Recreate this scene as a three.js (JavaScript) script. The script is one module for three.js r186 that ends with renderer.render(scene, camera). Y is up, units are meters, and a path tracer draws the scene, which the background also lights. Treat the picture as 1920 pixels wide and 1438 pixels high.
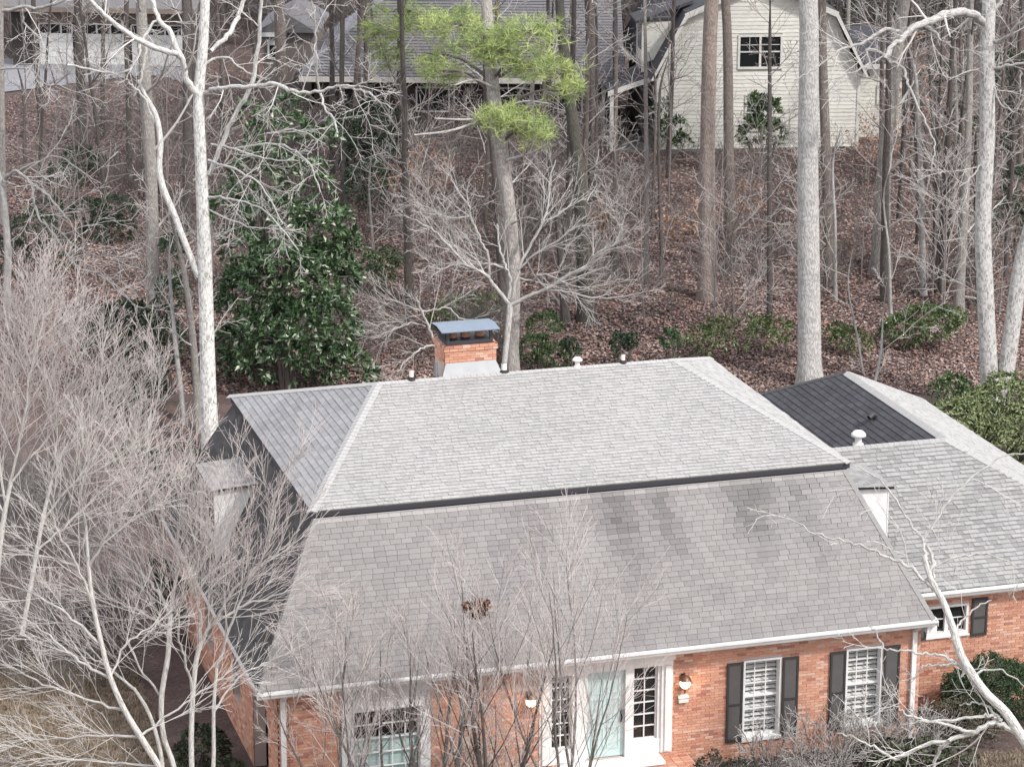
import * as THREE from 'three';
import { RoundedBoxGeometry } from 'three/addons/geometries/RoundedBoxGeometry.js';

// ------------------------------------------------------------------ camera, sky, sun, exposure
const scene = new THREE.Scene();
const FP = 5295.9, IW = 1920, IH = 1438;                       // focal length in pixels of the full-size photograph
const TH = 0.2888, PI_ = 0.283, RO = 0.0025;
const EYE = [-12.4225, 25.9738, 57.1454];
const FW = [Math.sin(TH) * Math.cos(PI_), -Math.sin(PI_), -Math.cos(TH) * Math.cos(PI_)];
const RG0 = [Math.cos(TH), 0, Math.sin(TH)];
const UP0 = [RG0[1] * FW[2] - RG0[2] * FW[1], RG0[2] * FW[0] - RG0[0] * FW[2], RG0[0] * FW[1] - RG0[1] * FW[0]];
const RG = RG0.map((v, i) => v * Math.cos(RO) + UP0[i] * Math.sin(RO));
const UPV = UP0.map((v, i) => v * Math.cos(RO) - RG0[i] * Math.sin(RO));
const camera = new THREE.PerspectiveCamera(2 * Math.atan(IH / 2 / FP) * 180 / Math.PI, IW / IH, 1, 2000);
camera.position.set(...EYE);
camera.quaternion.setFromRotationMatrix(new THREE.Matrix4().makeBasis(new THREE.Vector3(...RG), new THREE.Vector3(...UPV), new THREE.Vector3(...FW).negate()));
scene.add(camera);

const SUN = new THREE.Vector3(0.46, 0.70, 0.55).normalize();
const renderer = new THREE.WebGLRenderer({ antialias: true });
renderer.setSize(1024, 766);
renderer.toneMapping = THREE.LinearToneMapping;
renderer.toneMappingExposure = 1.62;
renderer.shadowMap.enabled = true;
{ // hazy bright winter sky
  const w = 512, h = 256, d = new Float32Array(w * h * 4);
  for (let j = 0; j < h; j++) for (let i = 0; i < w; i++) {
    const el = ((j + 0.5) / h - 0.5) * Math.PI, az = ((i + 0.5) / w - 0.5) * 2 * Math.PI;
    const x = Math.cos(el) * Math.cos(az), y = Math.sin(el), z = Math.cos(el) * Math.sin(az);
    const c = x * SUN.x + y * SUN.y + z * SUN.z;
    const g = Math.pow(Math.max(0, c), 6) * 0.35 + Math.pow(Math.max(0, c), 40) * 0.6;
    const t = Math.max(0, y), hz = Math.pow(1 - t, 3);
    let v = [0.84 + hz * 0.10 + g, 0.86 + hz * 0.08 + g * 0.98, 0.94 + hz * 0.02 + g * 0.96];
    if (y < 0) { const k = Math.min(1, -y * 8); v = v.map((a, n) => a * (1 - k) + [0.22, 0.2, 0.18][n] * k); }
    const o = (j * w + i) * 4; d[o] = v[0] ; d[o + 1] = v[1]; d[o + 2] = v[2]; d[o + 3] = 1;
  }
  const t = new THREE.DataTexture(d, w, h, THREE.RGBAFormat, THREE.FloatType);
  t.mapping = THREE.EquirectangularReflectionMapping; t.magFilter = THREE.LinearFilter; t.needsUpdate = true;
  scene.background = t; scene.environment = t;
  scene.backgroundIntensity = 1.0; scene.environmentIntensity = 1.0;
}
const sun = new THREE.DirectionalLight(0xfffaf4, 2.4);
sun.position.copy(SUN.clone().multiplyScalar(150).add(new THREE.Vector3(10, 0, -25)));
sun.target.position.set(10, 0, -25);
sun.castShadow = true; sun.shadow.radius = 9;
Object.assign(sun.shadow.camera, { left: -90, right: 90, top: 90, bottom: -90, near: 1, far: 400 });
sun.shadow.mapSize.set(4096, 4096);
scene.add(sun, sun.target);

// ------------------------------------------------------------------ helpers
function rng(seed) { let a = seed >>> 0; return () => { a = (a + 0x6d2b79f5) | 0; let t = Math.imul(a ^ (a >>> 15), 1 | a); t = (t + Math.imul(t ^ (t >>> 7), 61 | t)) ^ t; return ((t ^ (t >>> 14)) >>> 0) / 4294967296; }; }
const R0 = rng(7);
const hash = (i, j, s = 0) => { let n = Math.imul(i, 374761393) + Math.imul(j, 668265263) + Math.imul(s, 1274126177); n = Math.imul(n ^ (n >>> 13), 1274126177); return ((n ^ (n >>> 16)) >>> 0) / 4294967296; };
function vnoise(x, y, s = 0, per = 0) {
  const i = Math.floor(x), j = Math.floor(y), u = x - i, v = y - j, a = u * u * (3 - 2 * u), b = v * v * (3 - 2 * v);
  const w = (k) => (per ? ((k % per) + per) % per : k);
  const h = (p, q) => hash(w(p), w(q), s);
  return (h(i, j) * (1 - a) + h(i + 1, j) * a) * (1 - b) + (h(i, j + 1) * (1 - a) + h(i + 1, j + 1) * a) * b;
}
function fbm(x, y, o = 4, s = 0, per = 0) { let r = 0, a = 0.5, f = 1; for (let k = 0; k < o; k++) { r += a * vnoise(x * f, y * f, s + k, per * f); a *= 0.5; f *= 2; } return r / (1 - Math.pow(0.5, o)); }
const lerp = (a, b, t) => a + (b - a) * t, clamp = (v, a, b) => Math.min(b, Math.max(a, v));
const add = (a, b) => [a[0] + b[0], a[1] + b[1], a[2] + b[2]], sub = (a, b) => [a[0] - b[0], a[1] - b[1], a[2] - b[2]];
const mul = (a, s) => [a[0] * s, a[1] * s, a[2] * s], dot = (a, b) => a[0] * b[0] + a[1] * b[1] + a[2] * b[2];
const cross = (a, b) => [a[1] * b[2] - a[2] * b[1], a[2] * b[0] - a[0] * b[2], a[0] * b[1] - a[1] * b[0]];
const norm = (a) => { const l = Math.hypot(a[0], a[1], a[2]) || 1; return [a[0] / l, a[1] / l, a[2] / l]; };
const mix3 = (a, b, t) => [lerp(a[0], b[0], t), lerp(a[1], b[1], t), lerp(a[2], b[2], t)];

// the lie of the land
function ground(x, z) {
  let y = -0.45;
  if (z < -14) { const t = -14 - z; y += -0.7 * Math.sin(Math.min(t, 24) / 24 * Math.PI) + 1.1 * clamp((t - 22) / 40, 0, 1) + Math.max(0, t - 120) * 0.05; }
  if (z < -16) y += (fbm(x * 0.12, z * 0.12, 3, 31) - 0.5) * 0.7 * clamp((-16 - z) / 10, 0, 1);
  return y;
}
const dirPx = (x, y) => norm(add(add(mul(FW, FP), mul(RG, x - 960)), mul(UPV, -(y - 719))));
const at = (x, y, d) => add(EYE, add(mul(FW, d), add(mul(RG, (x - 960) * d / FP), mul(UPV, -(y - 719) * d / FP))));   // where the line of sight through a point of the photograph is d metres ahead
const depthOf = (p) => dot(sub(p, EYE), FW);
function onGround(x, y) { const v = dirPx(x, y); let a = 20, b = 400; for (let k = 0; k < 50; k++) { const m = (a + b) / 2, p = add(EYE, mul(v, m)); if (p[1] > ground(p[0], p[2])) a = m; else b = m; } return add(EYE, mul(v, a)); }

// mesh builder
class MB {
  constructor(col = false) { this.p = []; this.n = []; this.u = []; this.i = []; this.c = col ? [] : null; this.k = [1, 1, 1]; }
  v(p, n, u = 0, w = 0) { this.p.push(p[0], p[1], p[2]); this.n.push(n[0], n[1], n[2]); this.u.push(u, w); if (this.c) this.c.push(this.k[0], this.k[1], this.k[2]); return this.p.length / 3 - 1; }
  quad(a, b, c, d) {
    const n = norm(cross(sub(b, a), sub(d, a))), w = Math.hypot(...sub(b, a)), h = Math.hypot(...sub(d, a));
    const s = this.v(a, n, 0, 0); this.v(b, n, w, 0); this.v(c, n, w, h); this.v(d, n, 0, h); this.i.push(s, s + 1, s + 2, s, s + 2, s + 3); return this;
  }
  poly(pts, flip) {
    const q = flip ? pts.slice().reverse() : pts, n = norm(cross(sub(q[1], q[0]), sub(q[2], q[0])));
    const ux = norm(sub(q[1], q[0])), uy = cross(n, ux), s = this.p.length / 3;
    for (const p of q) this.v(p, n, dot(sub(p, q[0]), ux), dot(sub(p, q[0]), uy));
    for (let k = 1; k < q.length - 1; k++) this.i.push(s, s + k, s + k + 1);
    return this;
  }
  prism(pts, e) { // outline pushed along e
    const t = pts.map((p) => add(p, e)), n = cross(sub(pts[1], pts[0]), sub(pts[2], pts[0])), out = dot(n, e) > 0;
    this.poly(t, !out); this.poly(pts, out);
    for (let k = 0; k < pts.length; k++) { const j = (k + 1) % pts.length; out ? this.quad(pts[k], pts[j], t[j], t[k]) : this.quad(pts[j], pts[k], t[k], t[j]); }
    return this;
  }
  box(x0, x1, y0, y1, z0, z1) { return this.prism([[x0, y0, z1], [x1, y0, z1], [x1, y1, z1], [x0, y1, z1]].map((p) => [p[0], p[1], z0]), [0, 0, z1 - z0]); }
  tube(pts, rad, sides, vs = 1) {
    const n = pts.length; let ref = null, len = 0; const base = this.p.length / 3;
    for (let k = 0; k < n; k++) {
      const t = norm(sub(pts[Math.min(k + 1, n - 1)], pts[Math.max(k - 1, 0)]));
      if (!ref) ref = Math.abs(t[1]) > 0.9 ? [1, 0, 0] : [0, 1, 0];
      const a = norm(cross(t, cross(ref, t))); ref = a; const b = cross(t, a);
      if (k) len += Math.hypot(...sub(pts[k], pts[k - 1]));
      const m = sides > 4 ? sides + 1 : sides;
      for (let s = 0; s < m; s++) { const g = s / sides * Math.PI * 2, c = Math.cos(g), d = Math.sin(g), nn = [a[0] * c + b[0] * d, a[1] * c + b[1] * d, a[2] * c + b[2] * d]; this.v(add(pts[k], mul(nn, rad[k])), nn, s / sides * vs, len * 0.5); }
      if (k) for (let s = 0; s < sides; s++) { const s2 = sides > 4 ? s + 1 : (s + 1) % sides, o = base + (k - 1) * m, q = base + k * m; this.i.push(o + s, o + s2, q + s2, o + s, q + s2, q + s); }
    }
    return this;
  }
  geo(off) {
    const g = new THREE.BufferGeometry(), p = new Float32Array(this.p);
    if (off) for (let k = 0; k < p.length; k += 3) { p[k] -= off[0]; p[k + 1] -= off[1]; p[k + 2] -= off[2]; }
    g.setAttribute('position', new THREE.BufferAttribute(p, 3)); g.setAttribute('normal', new THREE.BufferAttribute(new Float32Array(this.n), 3)); g.setAttribute('uv', new THREE.BufferAttribute(new Float32Array(this.u), 2));
    if (this.c) g.setAttribute('color', new THREE.BufferAttribute(new Float32Array(this.c), 3));
    g.setIndex(new THREE.BufferAttribute(new Uint32Array(this.i), 1));
    return g;
  }
  get empty() { return !this.i.length; }
}
const used = {};
const numbered = (n) => { const k = used[n] = (used[n] ?? -1) + 1; return k ? n + '_' + String(k).padStart(3, '0') : n; };
const sh = (o) => { o.castShadow = o.receiveShadow = true; return o; };
function thing(name, label, category, base = [0, 0, 0], group) {
  const o = new THREE.Group(); o.name = numbered(name); o.position.set(...base); o.userData = { label, category };
  if (group) o.userData.group = group;
  scene.add(o); return o;
}
const rootOf = (o) => { while (o.parent && o.parent !== scene) o = o.parent; return o; };
function part(name, mb, mat, parent, kind) { // world-space geometry becomes a part of the thing it belongs to
  const b = rootOf(parent).position;
  const m = sh(new THREE.Mesh(mb.geo ? mb.geo([b.x, b.y, b.z]) : mb, mat)); m.name = name;
  if (kind) m.userData.kind = kind;
  parent.add(m); return m;
}
function structure(name, mb, mat) { const m = sh(new THREE.Mesh(mb.geo ? mb.geo() : mb, mat)); m.name = name; m.userData.kind = 'structure'; scene.add(m); return m; }
function solo(name, label, category, mb, mat, base, group) { const t = sh(new THREE.Mesh(mb.geo(base), mat)); t.name = numbered(name); t.position.set(...base); t.userData = { label, category }; if (group) t.userData.group = group; scene.add(t); return t; }

// ------------------------------------------------------------------ materials
function tex(n, f, srgb) { // f(u, v) gives [r, g, b] in 0..1
  const d = new Uint8Array(n * n * 4);
  for (let j = 0; j < n; j++) for (let i = 0; i < n; i++) { const c = f(i / n, j / n), o = (j * n + i) * 4; for (let k = 0; k < 3; k++) d[o + k] = clamp(c[k] ?? c[0], 0, 1) * 255; d[o + 3] = 255; }
  const t = new THREE.DataTexture(d, n, n); t.wrapS = t.wrapT = THREE.RepeatWrapping; t.magFilter = THREE.LinearFilter; if (srgb) t.colorSpace = THREE.SRGBColorSpace; t.needsUpdate = true; return t;
}
const g1 = (v) => [v, v, v];
const T = {
  furrow: tex(512, (u, v) => { const w = u + (fbm(u * 8, v * 9, 3, 3, 0) - 0.5) * 0.06; const a = Math.abs(fbm(w * 44, v * 11, 3, 5) - 0.5) * 2; return g1(clamp(0.56 + a * 1.3, 0, 1) * (0.78 + 0.22 * fbm(u * 20, v * 16, 3, 9))); }),
  lichen: tex(512, (u, v) => { const a = fbm(u * 42, v * 24, 4, 11), b = vnoise(u * 120, v * 60, 4), c2 = fbm(u * 5, v * 4, 3, 15); const dark = clamp((a - 0.55 + (c2 - 0.5) * 0.25) * 7, 0, 1), pale = clamp((0.48 - a) * 6, 0, 1); const m = 0.78 - dark * 0.32 + pale * 0.2 + (b - 0.5) * 0.2; return [m, m * (1 + pale * 0.02), m * (1 - dark * 0.06)]; }),
  grain: tex(256, (u, v) => g1(0.78 + 0.22 * vnoise(u * 120, v * 120, 8) * (0.7 + 0.6 * fbm(u * 8, v * 8, 3, 2, 8)))),
  soft: tex(256, (u, v) => g1(0.80 + 0.24 * (fbm(u * 6, v * 6, 5, 14, 6) - 0.3))),
  litter: tex(1024, (u, v) => {
    const a = fbm(u * 7, v * 7, 4, 21, 7), b = vnoise(u * 170, v * 170, 22, 170), c = vnoise(u * 90 + 5 * a, v * 110, 23);
    const k = clamp(0.25 + b * 0.55 + (c - 0.5) * 0.5, 0, 1), m = mix3([0.34, 0.285, 0.27], [0.54, 0.46, 0.435], k); return mul(m, 0.72 + 0.5 * a);
  }, true),
  lawn: tex(512, (u, v) => { const a = fbm(u * 6, v * 6, 4, 33, 6), b = vnoise(u * 120, v * 120, 34, 120), m = mix3([0.50, 0.44, 0.385], [0.66, 0.60, 0.53], clamp(a * 0.7 + b * 0.4, 0, 1)); return m; }, true),
  asphalt: tex(256, (u, v) => g1(0.70 + 0.3 * vnoise(u * 128, v * 128, 41, 128) * fbm(u * 6, v * 6, 3, 42, 6))),
};
const S = (r, g, b, rough = 0.9, o = {}) => new THREE.MeshStandardMaterial({ color: new THREE.Color().setRGB(r, g, b), roughness: rough, ...o });
const bark = (r, g, b, t = 'furrow', bs = 0.03) => S(r, g, b, 0.95, { map: T[t], bumpMap: T[t], bumpScale: bs });
const M = {
  white: S(0.80, 0.80, 0.79, 0.55, { map: T.soft }), offwhite: S(0.66, 0.66, 0.64, 0.6, { map: T.soft }), mortar: S(0.50, 0.42, 0.38, 0.95, { map: T.grain }),
  dark: S(0.012, 0.012, 0.014, 0.7), charcoal: S(0.042, 0.038, 0.038, 0.6, { map: T.soft }), shutterPanel: S(0.10, 0.094, 0.092, 0.65, { map: T.soft }), fascia: S(0.035, 0.036, 0.045, 0.5),
  deck: S(0.09, 0.088, 0.086, 0.95), deckDark: S(0.02, 0.02, 0.022, 0.95), glass: new THREE.MeshPhysicalMaterial({ color: 0xffffff, transmission: 1, roughness: 0.03, thickness: 0, ior: 1.5 }),
  blackGlass: S(0.015, 0.017, 0.018, 0.08), aqua: S(0.52, 0.66, 0.65, 0.5, { map: T.soft }), aquaBlind: S(0.42, 0.56, 0.54, 0.6), blueMetal: S(0.23, 0.29, 0.36, 0.42, { metalness: 0.35, map: T.soft }),
  greyMetal: S(0.26, 0.27, 0.28, 0.5, { metalness: 0.3, map: T.soft }), steel: S(0.06, 0.065, 0.075, 0.5, { metalness: 0.5 }), pipe: S(0.75, 0.66, 0.62, 0.6), clay: S(0.45, 0.22, 0.15, 0.85), brass: S(0.16, 0.08, 0.05, 0.45, { metalness: 0.5 }),
  brickPlain: S(0.46, 0.22, 0.15, 0.9, { map: T.grain }), door: S(0.32, 0.15, 0.11, 0.7, { map: T.soft }),
  vcol: S(1, 1, 1, 0.92, { vertexColors: true, map: T.grain }),
};
const BRICK = [[0.58, 0.29, 0.19], [0.52, 0.245, 0.165], [0.62, 0.33, 0.225], [0.40, 0.175, 0.13], [0.64, 0.41, 0.31], [0.57, 0.30, 0.21]];
const brickMats = BRICK.map((c) => S(c[0], c[1], c[2], 0.9, { map: T.grain }));
const brickPick = (r) => (r < 0.27 ? 0 : r < 0.45 ? 1 : r < 0.66 ? 2 : r < 0.76 ? 3 : r < 0.88 ? 4 : 5);

// ------------------------------------------------------------------ the brick house
const house = thing('brick_house', 'orange brick house with grey shingled hip roof, brick chimney and lower right wing', 'house', [6.3, -0.45, -4]);
const RB = rng(101);
let brickLeft = 300;
// bricks of a wall in running bond; frame: point at (u, y) on the wall face
function bricks(parent, O, U, N, rng01, u0, u1, y0, y1, open, opt = {}) {
  const c = 0.0667 * (opt.scale || 1), L = 0.203 * (opt.scale || 1), g = 0.012, mb = new MB(true), H = c - g, pr = 0.009;
  const P = (u, y, d) => [O[0] + U[0] * u + N[0] * d, y, O[2] + U[2] * u + N[2] * d];
  const rows = Math.floor((y1 - y0) / c), geos = {};
  const lay = (a, b, yb, yt, single) => {
    if (b - a < 0.03) return;
    const k = brickPick(RB()), f = 0.92 + RB() * 0.16, d = pr + RB() * 0.004;
    if (single && brickLeft > 0) {
      brickLeft--; const w = Math.round((b - a) * 200) / 200, key = w + '_' + (yt - yb).toFixed(3);
      const gm = geos[key] || (geos[key] = new THREE.BoxGeometry(w, yt - yb, 0.05));
      const m = sh(new THREE.Mesh(gm, brickMats[k])); m.name = 'brick';
      const q = P((a + b) / 2, (yb + yt) / 2, d - 0.025), r = rootOf(parent).position; m.position.set(q[0] - r.x, q[1] - r.y, q[2] - r.z);
      m.rotation.y = Math.atan2(N[0], N[2]); parent.add(m); return;
    }
    mb.k = mul(BRICK[k], f);
    const A = P(a, yb, d), B = P(b, yb, d), C = P(b, yt, d), D = P(a, yt, d), A2 = P(a, yb, -0.01), B2 = P(b, yb, -0.01), C2 = P(b, yt, -0.01), D2 = P(a, yt, -0.01);
    mb.quad(A, B, C, D); mb.quad(D, C, C2, D2); mb.quad(A2, B2, B, A); mb.quad(B, B2, C2, C); mb.quad(A2, A, D, D2);
  };
  for (let r = 0; r < rows; r++) {
    const yb = y0 + r * c, yt = yb + H;
    let free = [[u0, u1]];
    for (const [a, b, p, q] of open) if (yt > p + 0.005 && yb < q - 0.005) free = free.flatMap(([s, e]) => (b <= s || a >= e ? [[s, e]] : [[s, a], [b, e]].filter(([x, y]) => y - x > 0.02)));
    const soldier = opt.soldier && r >= rows - 3;
    if (soldier && r > rows - 3) continue;
    for (const [s, e] of free) {
      if (soldier) { for (let u = s; u < e - 0.03; u += 0.0667) lay(u, Math.min(u + 0.0577, e), yb, y0 + rows * c - g, false); continue; }
      const off = r % 2 ? L / 2 + g / 2 : 0;
      for (let k = Math.floor((s - off) / (L + g)) - 1; ; k++) {
        const a = Math.max(s, off + k * (L + g)), b = Math.min(e, off + k * (L + g) + L);
        if (off + k * (L + g) > e) break;
        if (b > a) lay(a, b, yb, yt, opt.single && opt.single((a + b) / 2, yb));
      }
    }
  }
  if (!mb.empty) part('brick', mb, M.vcol, parent, 'stuff');
}
// a wall with openings: thick mortar body
function wallBody(name, O, U, N, u0, u1, y0, y1, open, mat, thick = 0.28) {
  const s = new THREE.Shape(); s.moveTo(u0, y0); s.lineTo(u1, y0); s.lineTo(u1, y1); s.lineTo(u0, y1); s.closePath();
  for (const [a, b, p, q, arch] of open) {
    const h = new THREE.Path(); h.moveTo(a, p); h.lineTo(b, p);
    if (arch) { const r = (b - a) / 2; h.lineTo(b, q - arch); h.absellipse((a + b) / 2, q - arch, r, arch, 0, Math.PI, false); h.lineTo(a, p); } else { h.lineTo(b, q); h.lineTo(a, q); h.lineTo(a, p); }
    s.holes.push(h);
  }
  const g = new THREE.ExtrudeGeometry(s, { depth: thick, bevelEnabled: false });
  const m4 = new THREE.Matrix4().makeBasis(new THREE.Vector3(...U), new THREE.Vector3(0, 1, 0), new THREE.Vector3(...N)); m4.setPosition(O[0] - N[0] * thick - house.position.x, -house.position.y, O[2] - N[2] * thick - house.position.z);
  g.applyMatrix4(m4); const m = sh(new THREE.Mesh(g, mat)); m.name = name; house.add(m); return m;
}
const X = [1, 0, 0], Z = [0, 0, 1], nX = [-1, 0, 0], nZ = [0, 0, -1];
const WX0 = -1.1, WX1 = 14.1, WZ = 1.2, GY = -0.75, WT = 2.52;
const frontOpen = [[0.3, 2.33, -0.1, 2.44], [4.85, 8.01, -0.02, 2.34], [9.71, 10.66, 0.0, 2.0], [12.24, 13.17, 0.0, 2.0]];
const frontWall = wallBody('wall', [0, 0, WZ], X, Z, WX0, WX1, GY, WT, frontOpen, M.mortar);
bricks(frontWall, [0, 0, WZ], X, Z, 0, WX0, WX1, GY, WT, frontOpen, { soldier: true, single: (u, y) => u > 10.9 && y > 0.9 });
const leftOpen = [[-1.55, 0.15, GY + 0.05, 1.72, 0.6], [-3.9, -3.0, 0.4, 1.9], [-7.4, -6.5, 0.4, 1.9]];
const leftWall = wallBody('wall', [WX0, 0, 0], Z, nX, -10.5, WZ, GY, WT, leftOpen, M.mortar);
{ const op = [[-1.55, 0.15, GY, 1.2]]; for (let k = 0; k < 9; k++) { const y = 1.2 + k * 0.0667, t = (y + 0.03 - 1.12) / 0.6, hw = 0.85 * Math.sqrt(Math.max(0, 1 - t * t)); op.push([-0.7 - hw, -0.7 + hw, y - 0.001, y + 0.065]); }
  bricks(leftWall, [WX0, 0, 0], Z, nX, 0, -10.5, WZ, GY, WT, [...op, ...leftOpen.slice(1)]); }
const rightWall = wallBody('wall', [WX1, 0, 0], nZ, X, -WZ + 0.001, 0.3, GY, WT, [], M.mortar); bricks(rightWall, [WX1, 0, 0], nZ, X, 0, -WZ, 0.3, GY, WT, []);
const wingZ = -0.3, wingOpen = [[14.95, 16.03, 1.42, 2.2]];
const wingWall = wallBody('wall', [0, 0, wingZ], X, Z, WX1, 21.1, GY, WT, wingOpen, M.mortar); bricks(wingWall, [0, 0, wingZ], X, Z, 0, WX1, 21.1, GY, WT, wingOpen);
{ const b = new MB(); b.box(20.85, 21.1, GY, WT, -14.5, -0.6); b.box(13, 20.85, GY, WT, -14.5, -14.25); b.box(-0.82, 13, GY, WT, -10.5, -10.25); part('rear_wall', b, M.brickPlain, house); }
{ const b = new MB(); b.box(-0.7, -0.69, GY, 1.75, -1.55, 0.15); const d = part('arched_door', b, M.door, house); const k = new MB(); for (let i = 0; i < 5; i++) k.box(-0.76, -0.7, GY + 0.05, 1.72, -1.52 + i * 0.335, -1.52 + i * 0.335 + 0.3); part('board', k, M.door, d, 'stuff'); }

// ---- roofs, shingle by shingle
let shingleLeft = 300;
const shMats = {};
function slope(name, O, U, V, vmax, uR, expo, wR, thick, colf, deckMat, opt = {}) {
  U = norm(U); V = norm(V); let N = norm(cross(U, V)); const R = rng(opt.seed || 5);
  const P = (u, v, d = 0) => [O[0] + U[0] * u + V[0] * v + N[0] * d, O[1] + U[1] * u + V[1] * v + N[1] * d, O[2] + U[2] * u + V[2] * v + N[2] * d];
  const a0 = uR(0), a1 = uR(1), dk = new MB();
  const corners = [P(a0[0], 0), P(a0[1], 0)]; if (Math.abs(a1[1] - a1[0]) > 0.01) corners.push(P(a1[1], vmax)); corners.push(P(a1[0], vmax));
  dk.prism(corners, mul(N, -0.04)); const deck = part(name, dk, deckMat, house);
  const mb = new MB(true), rows = Math.round(vmax / expo), e = vmax / rows, gap = opt.gap ?? 0.007;
  for (let r = 0; r < rows; r++) {
    const va = r * e, vb = Math.min(vmax, va + e * 1.03), t0 = va / vmax, t1 = (va + e) / vmax, A = uR(t0), B = uR(t1);
    const lo = Math.max(A[0], B[0]) - (opt.over || 0), hi = Math.min(A[1], B[1]) + (opt.over || 0);
    let u = lo - R() * wR[0];
    while (u < hi) {
      const w = lerp(wR[0], wR[1], R()), s = Math.max(lo, u + gap / 2), f = Math.min(hi, u + w - gap / 2); u += w;
      if (f - s < 0.03) continue;
      const um = (s + f) / 2, tone = R(), c = colf(um, va, tone, R);
      const th = thick * (opt.lam && tone > 0.5 ? 1.7 : 1) * (0.85 + 0.3 * R()), sag = (R() - 0.5) * 0.008;
      if (opt.single && shingleLeft > 0 && w > 0.2 && opt.single(um, va)) {
        shingleLeft--; const W = Math.round((f - s) * 50) / 50, key = 'w' + W, lv = Math.round(c[0] * 60) / 60;
        slope.geos ||= {}; let g = slope.geos[key];
        if (!g) { const q = new MB(); const y1 = vb - va; q.quad([-W / 2, 0, thick], [W / 2, 0, thick], [W / 2, y1, 0.003], [-W / 2, y1, 0.003]); q.quad([-W / 2, 0, -0.002], [W / 2, 0, -0.002], [W / 2, 0, thick], [-W / 2, 0, thick]); q.quad([W / 2, 0, 0], [W / 2, y1, 0], [W / 2, y1, 0.003], [W / 2, 0, thick]); q.quad([-W / 2, y1, 0], [-W / 2, 0, 0], [-W / 2, 0, thick], [-W / 2, y1, 0.003]); g = slope.geos[key] = q.geo(); }
        const mk = lv.toFixed(3); const mat = shMats[mk] ||= S(lv, lv * 0.965, lv * 0.945, 0.92, { map: T.grain });
        const m = sh(new THREE.Mesh(g, mat)); m.name = 'shingle';
        m.quaternion.setFromRotationMatrix(new THREE.Matrix4().makeBasis(new THREE.Vector3(...U), new THREE.Vector3(...V), new THREE.Vector3(...N)));
        const p = sub(P(um, va + sag), house.position.toArray()); m.position.set(...p); deck.add(m); continue;
      }
      mb.k = c;
      const A1 = P(s, va + sag, th), B1 = P(f, va + sag, th), C1 = P(f, vb, 0.003), D1 = P(s, vb, 0.003), A2 = P(s, va + sag, -0.002), B2 = P(f, va + sag, -0.002);
      mb.quad(A1, B1, C1, D1); mb.quad(A2, B2, B1, A1); mb.quad(B2, P(f, vb, -0.002), C1, B1); mb.quad(P(s, vb, -0.002), A2, A1, D1);
    }
  }
  part('shingle', mb, M.vcol, deck, 'stuff');
  return deck;
}
const grey = (v, w = 0) => [v * (1 + w), v * 0.985, v * (0.97 - w)];
// upper hip roof, pale architectural shingles
const HU = 6.09, HR = 7.505, UX = 12.69, UD = 9.3, hl = 2.66;
const colUp = (u, v, t) => { const b = t > 0.55 ? 0.39 : t > 0.25 ? 0.355 : 0.32; return grey(b * (0.93 + 0.14 * fbm(u * 0.7, v * 0.9, 3, 51)), 0.008); };
const vF = [0, HR - HU, -UD / 2], vFl = Math.hypot(vF[1], vF[2]), vL = [hl, HR - HU, 0], vLl = Math.hypot(hl, HR - HU);
slope('upper_roof', [0, HU, 0], X, vF, vFl, (t) => [hl * t, UX - hl * t], 0.128, [0.09, 0.22], 0.018, colUp, M.deck, { seed: 11, lam: true, gap: 0.004 });
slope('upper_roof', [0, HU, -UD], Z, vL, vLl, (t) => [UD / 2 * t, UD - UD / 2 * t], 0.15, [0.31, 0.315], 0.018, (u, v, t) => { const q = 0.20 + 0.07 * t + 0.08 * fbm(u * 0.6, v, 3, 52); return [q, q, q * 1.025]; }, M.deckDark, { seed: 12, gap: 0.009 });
slope('upper_roof', [UX, HU, 0], nZ, [-hl, HR - HU, 0], vLl, (t) => [UD / 2 * t, UD - UD / 2 * t], 0.15, [0.16, 0.42], 0.012, colUp, M.deck, { seed: 13, lam: true });
slope('upper_roof', [UX, HU, -UD], nX, [0, HR - HU, UD / 2], vFl, (t) => [hl * t, UX - hl * t], 0.15, [0.3, 0.4], 0.012, colUp, M.deck, { seed: 14 });
// steep lower slopes
const MB0 = 2.66, MT = 5.90, mr = 1.575, mi = 0.07, mv = [0, MT - MB0, -(mr + mi)], mvl = Math.hypot(mv[1], mv[2]), Wd = UX + 2 * mr;
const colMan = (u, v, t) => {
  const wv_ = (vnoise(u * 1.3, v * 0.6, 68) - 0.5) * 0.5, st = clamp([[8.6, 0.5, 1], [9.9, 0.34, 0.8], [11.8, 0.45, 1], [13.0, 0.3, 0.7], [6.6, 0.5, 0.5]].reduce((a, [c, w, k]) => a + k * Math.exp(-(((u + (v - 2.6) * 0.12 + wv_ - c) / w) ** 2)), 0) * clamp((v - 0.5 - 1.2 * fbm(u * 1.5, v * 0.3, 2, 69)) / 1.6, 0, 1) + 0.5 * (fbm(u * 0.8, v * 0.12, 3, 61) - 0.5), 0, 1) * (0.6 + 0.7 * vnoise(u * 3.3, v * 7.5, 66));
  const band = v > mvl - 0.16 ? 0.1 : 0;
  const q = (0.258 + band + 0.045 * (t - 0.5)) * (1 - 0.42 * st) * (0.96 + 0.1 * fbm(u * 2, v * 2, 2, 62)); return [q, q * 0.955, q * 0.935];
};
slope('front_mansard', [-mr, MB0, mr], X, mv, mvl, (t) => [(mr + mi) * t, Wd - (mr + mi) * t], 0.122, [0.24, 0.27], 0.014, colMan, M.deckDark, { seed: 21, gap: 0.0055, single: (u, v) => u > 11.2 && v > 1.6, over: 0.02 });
const colSide = (u, v, t) => { const q = 0.045 + 0.05 * t; return [q, q * 0.95, q * 0.94]; };
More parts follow.
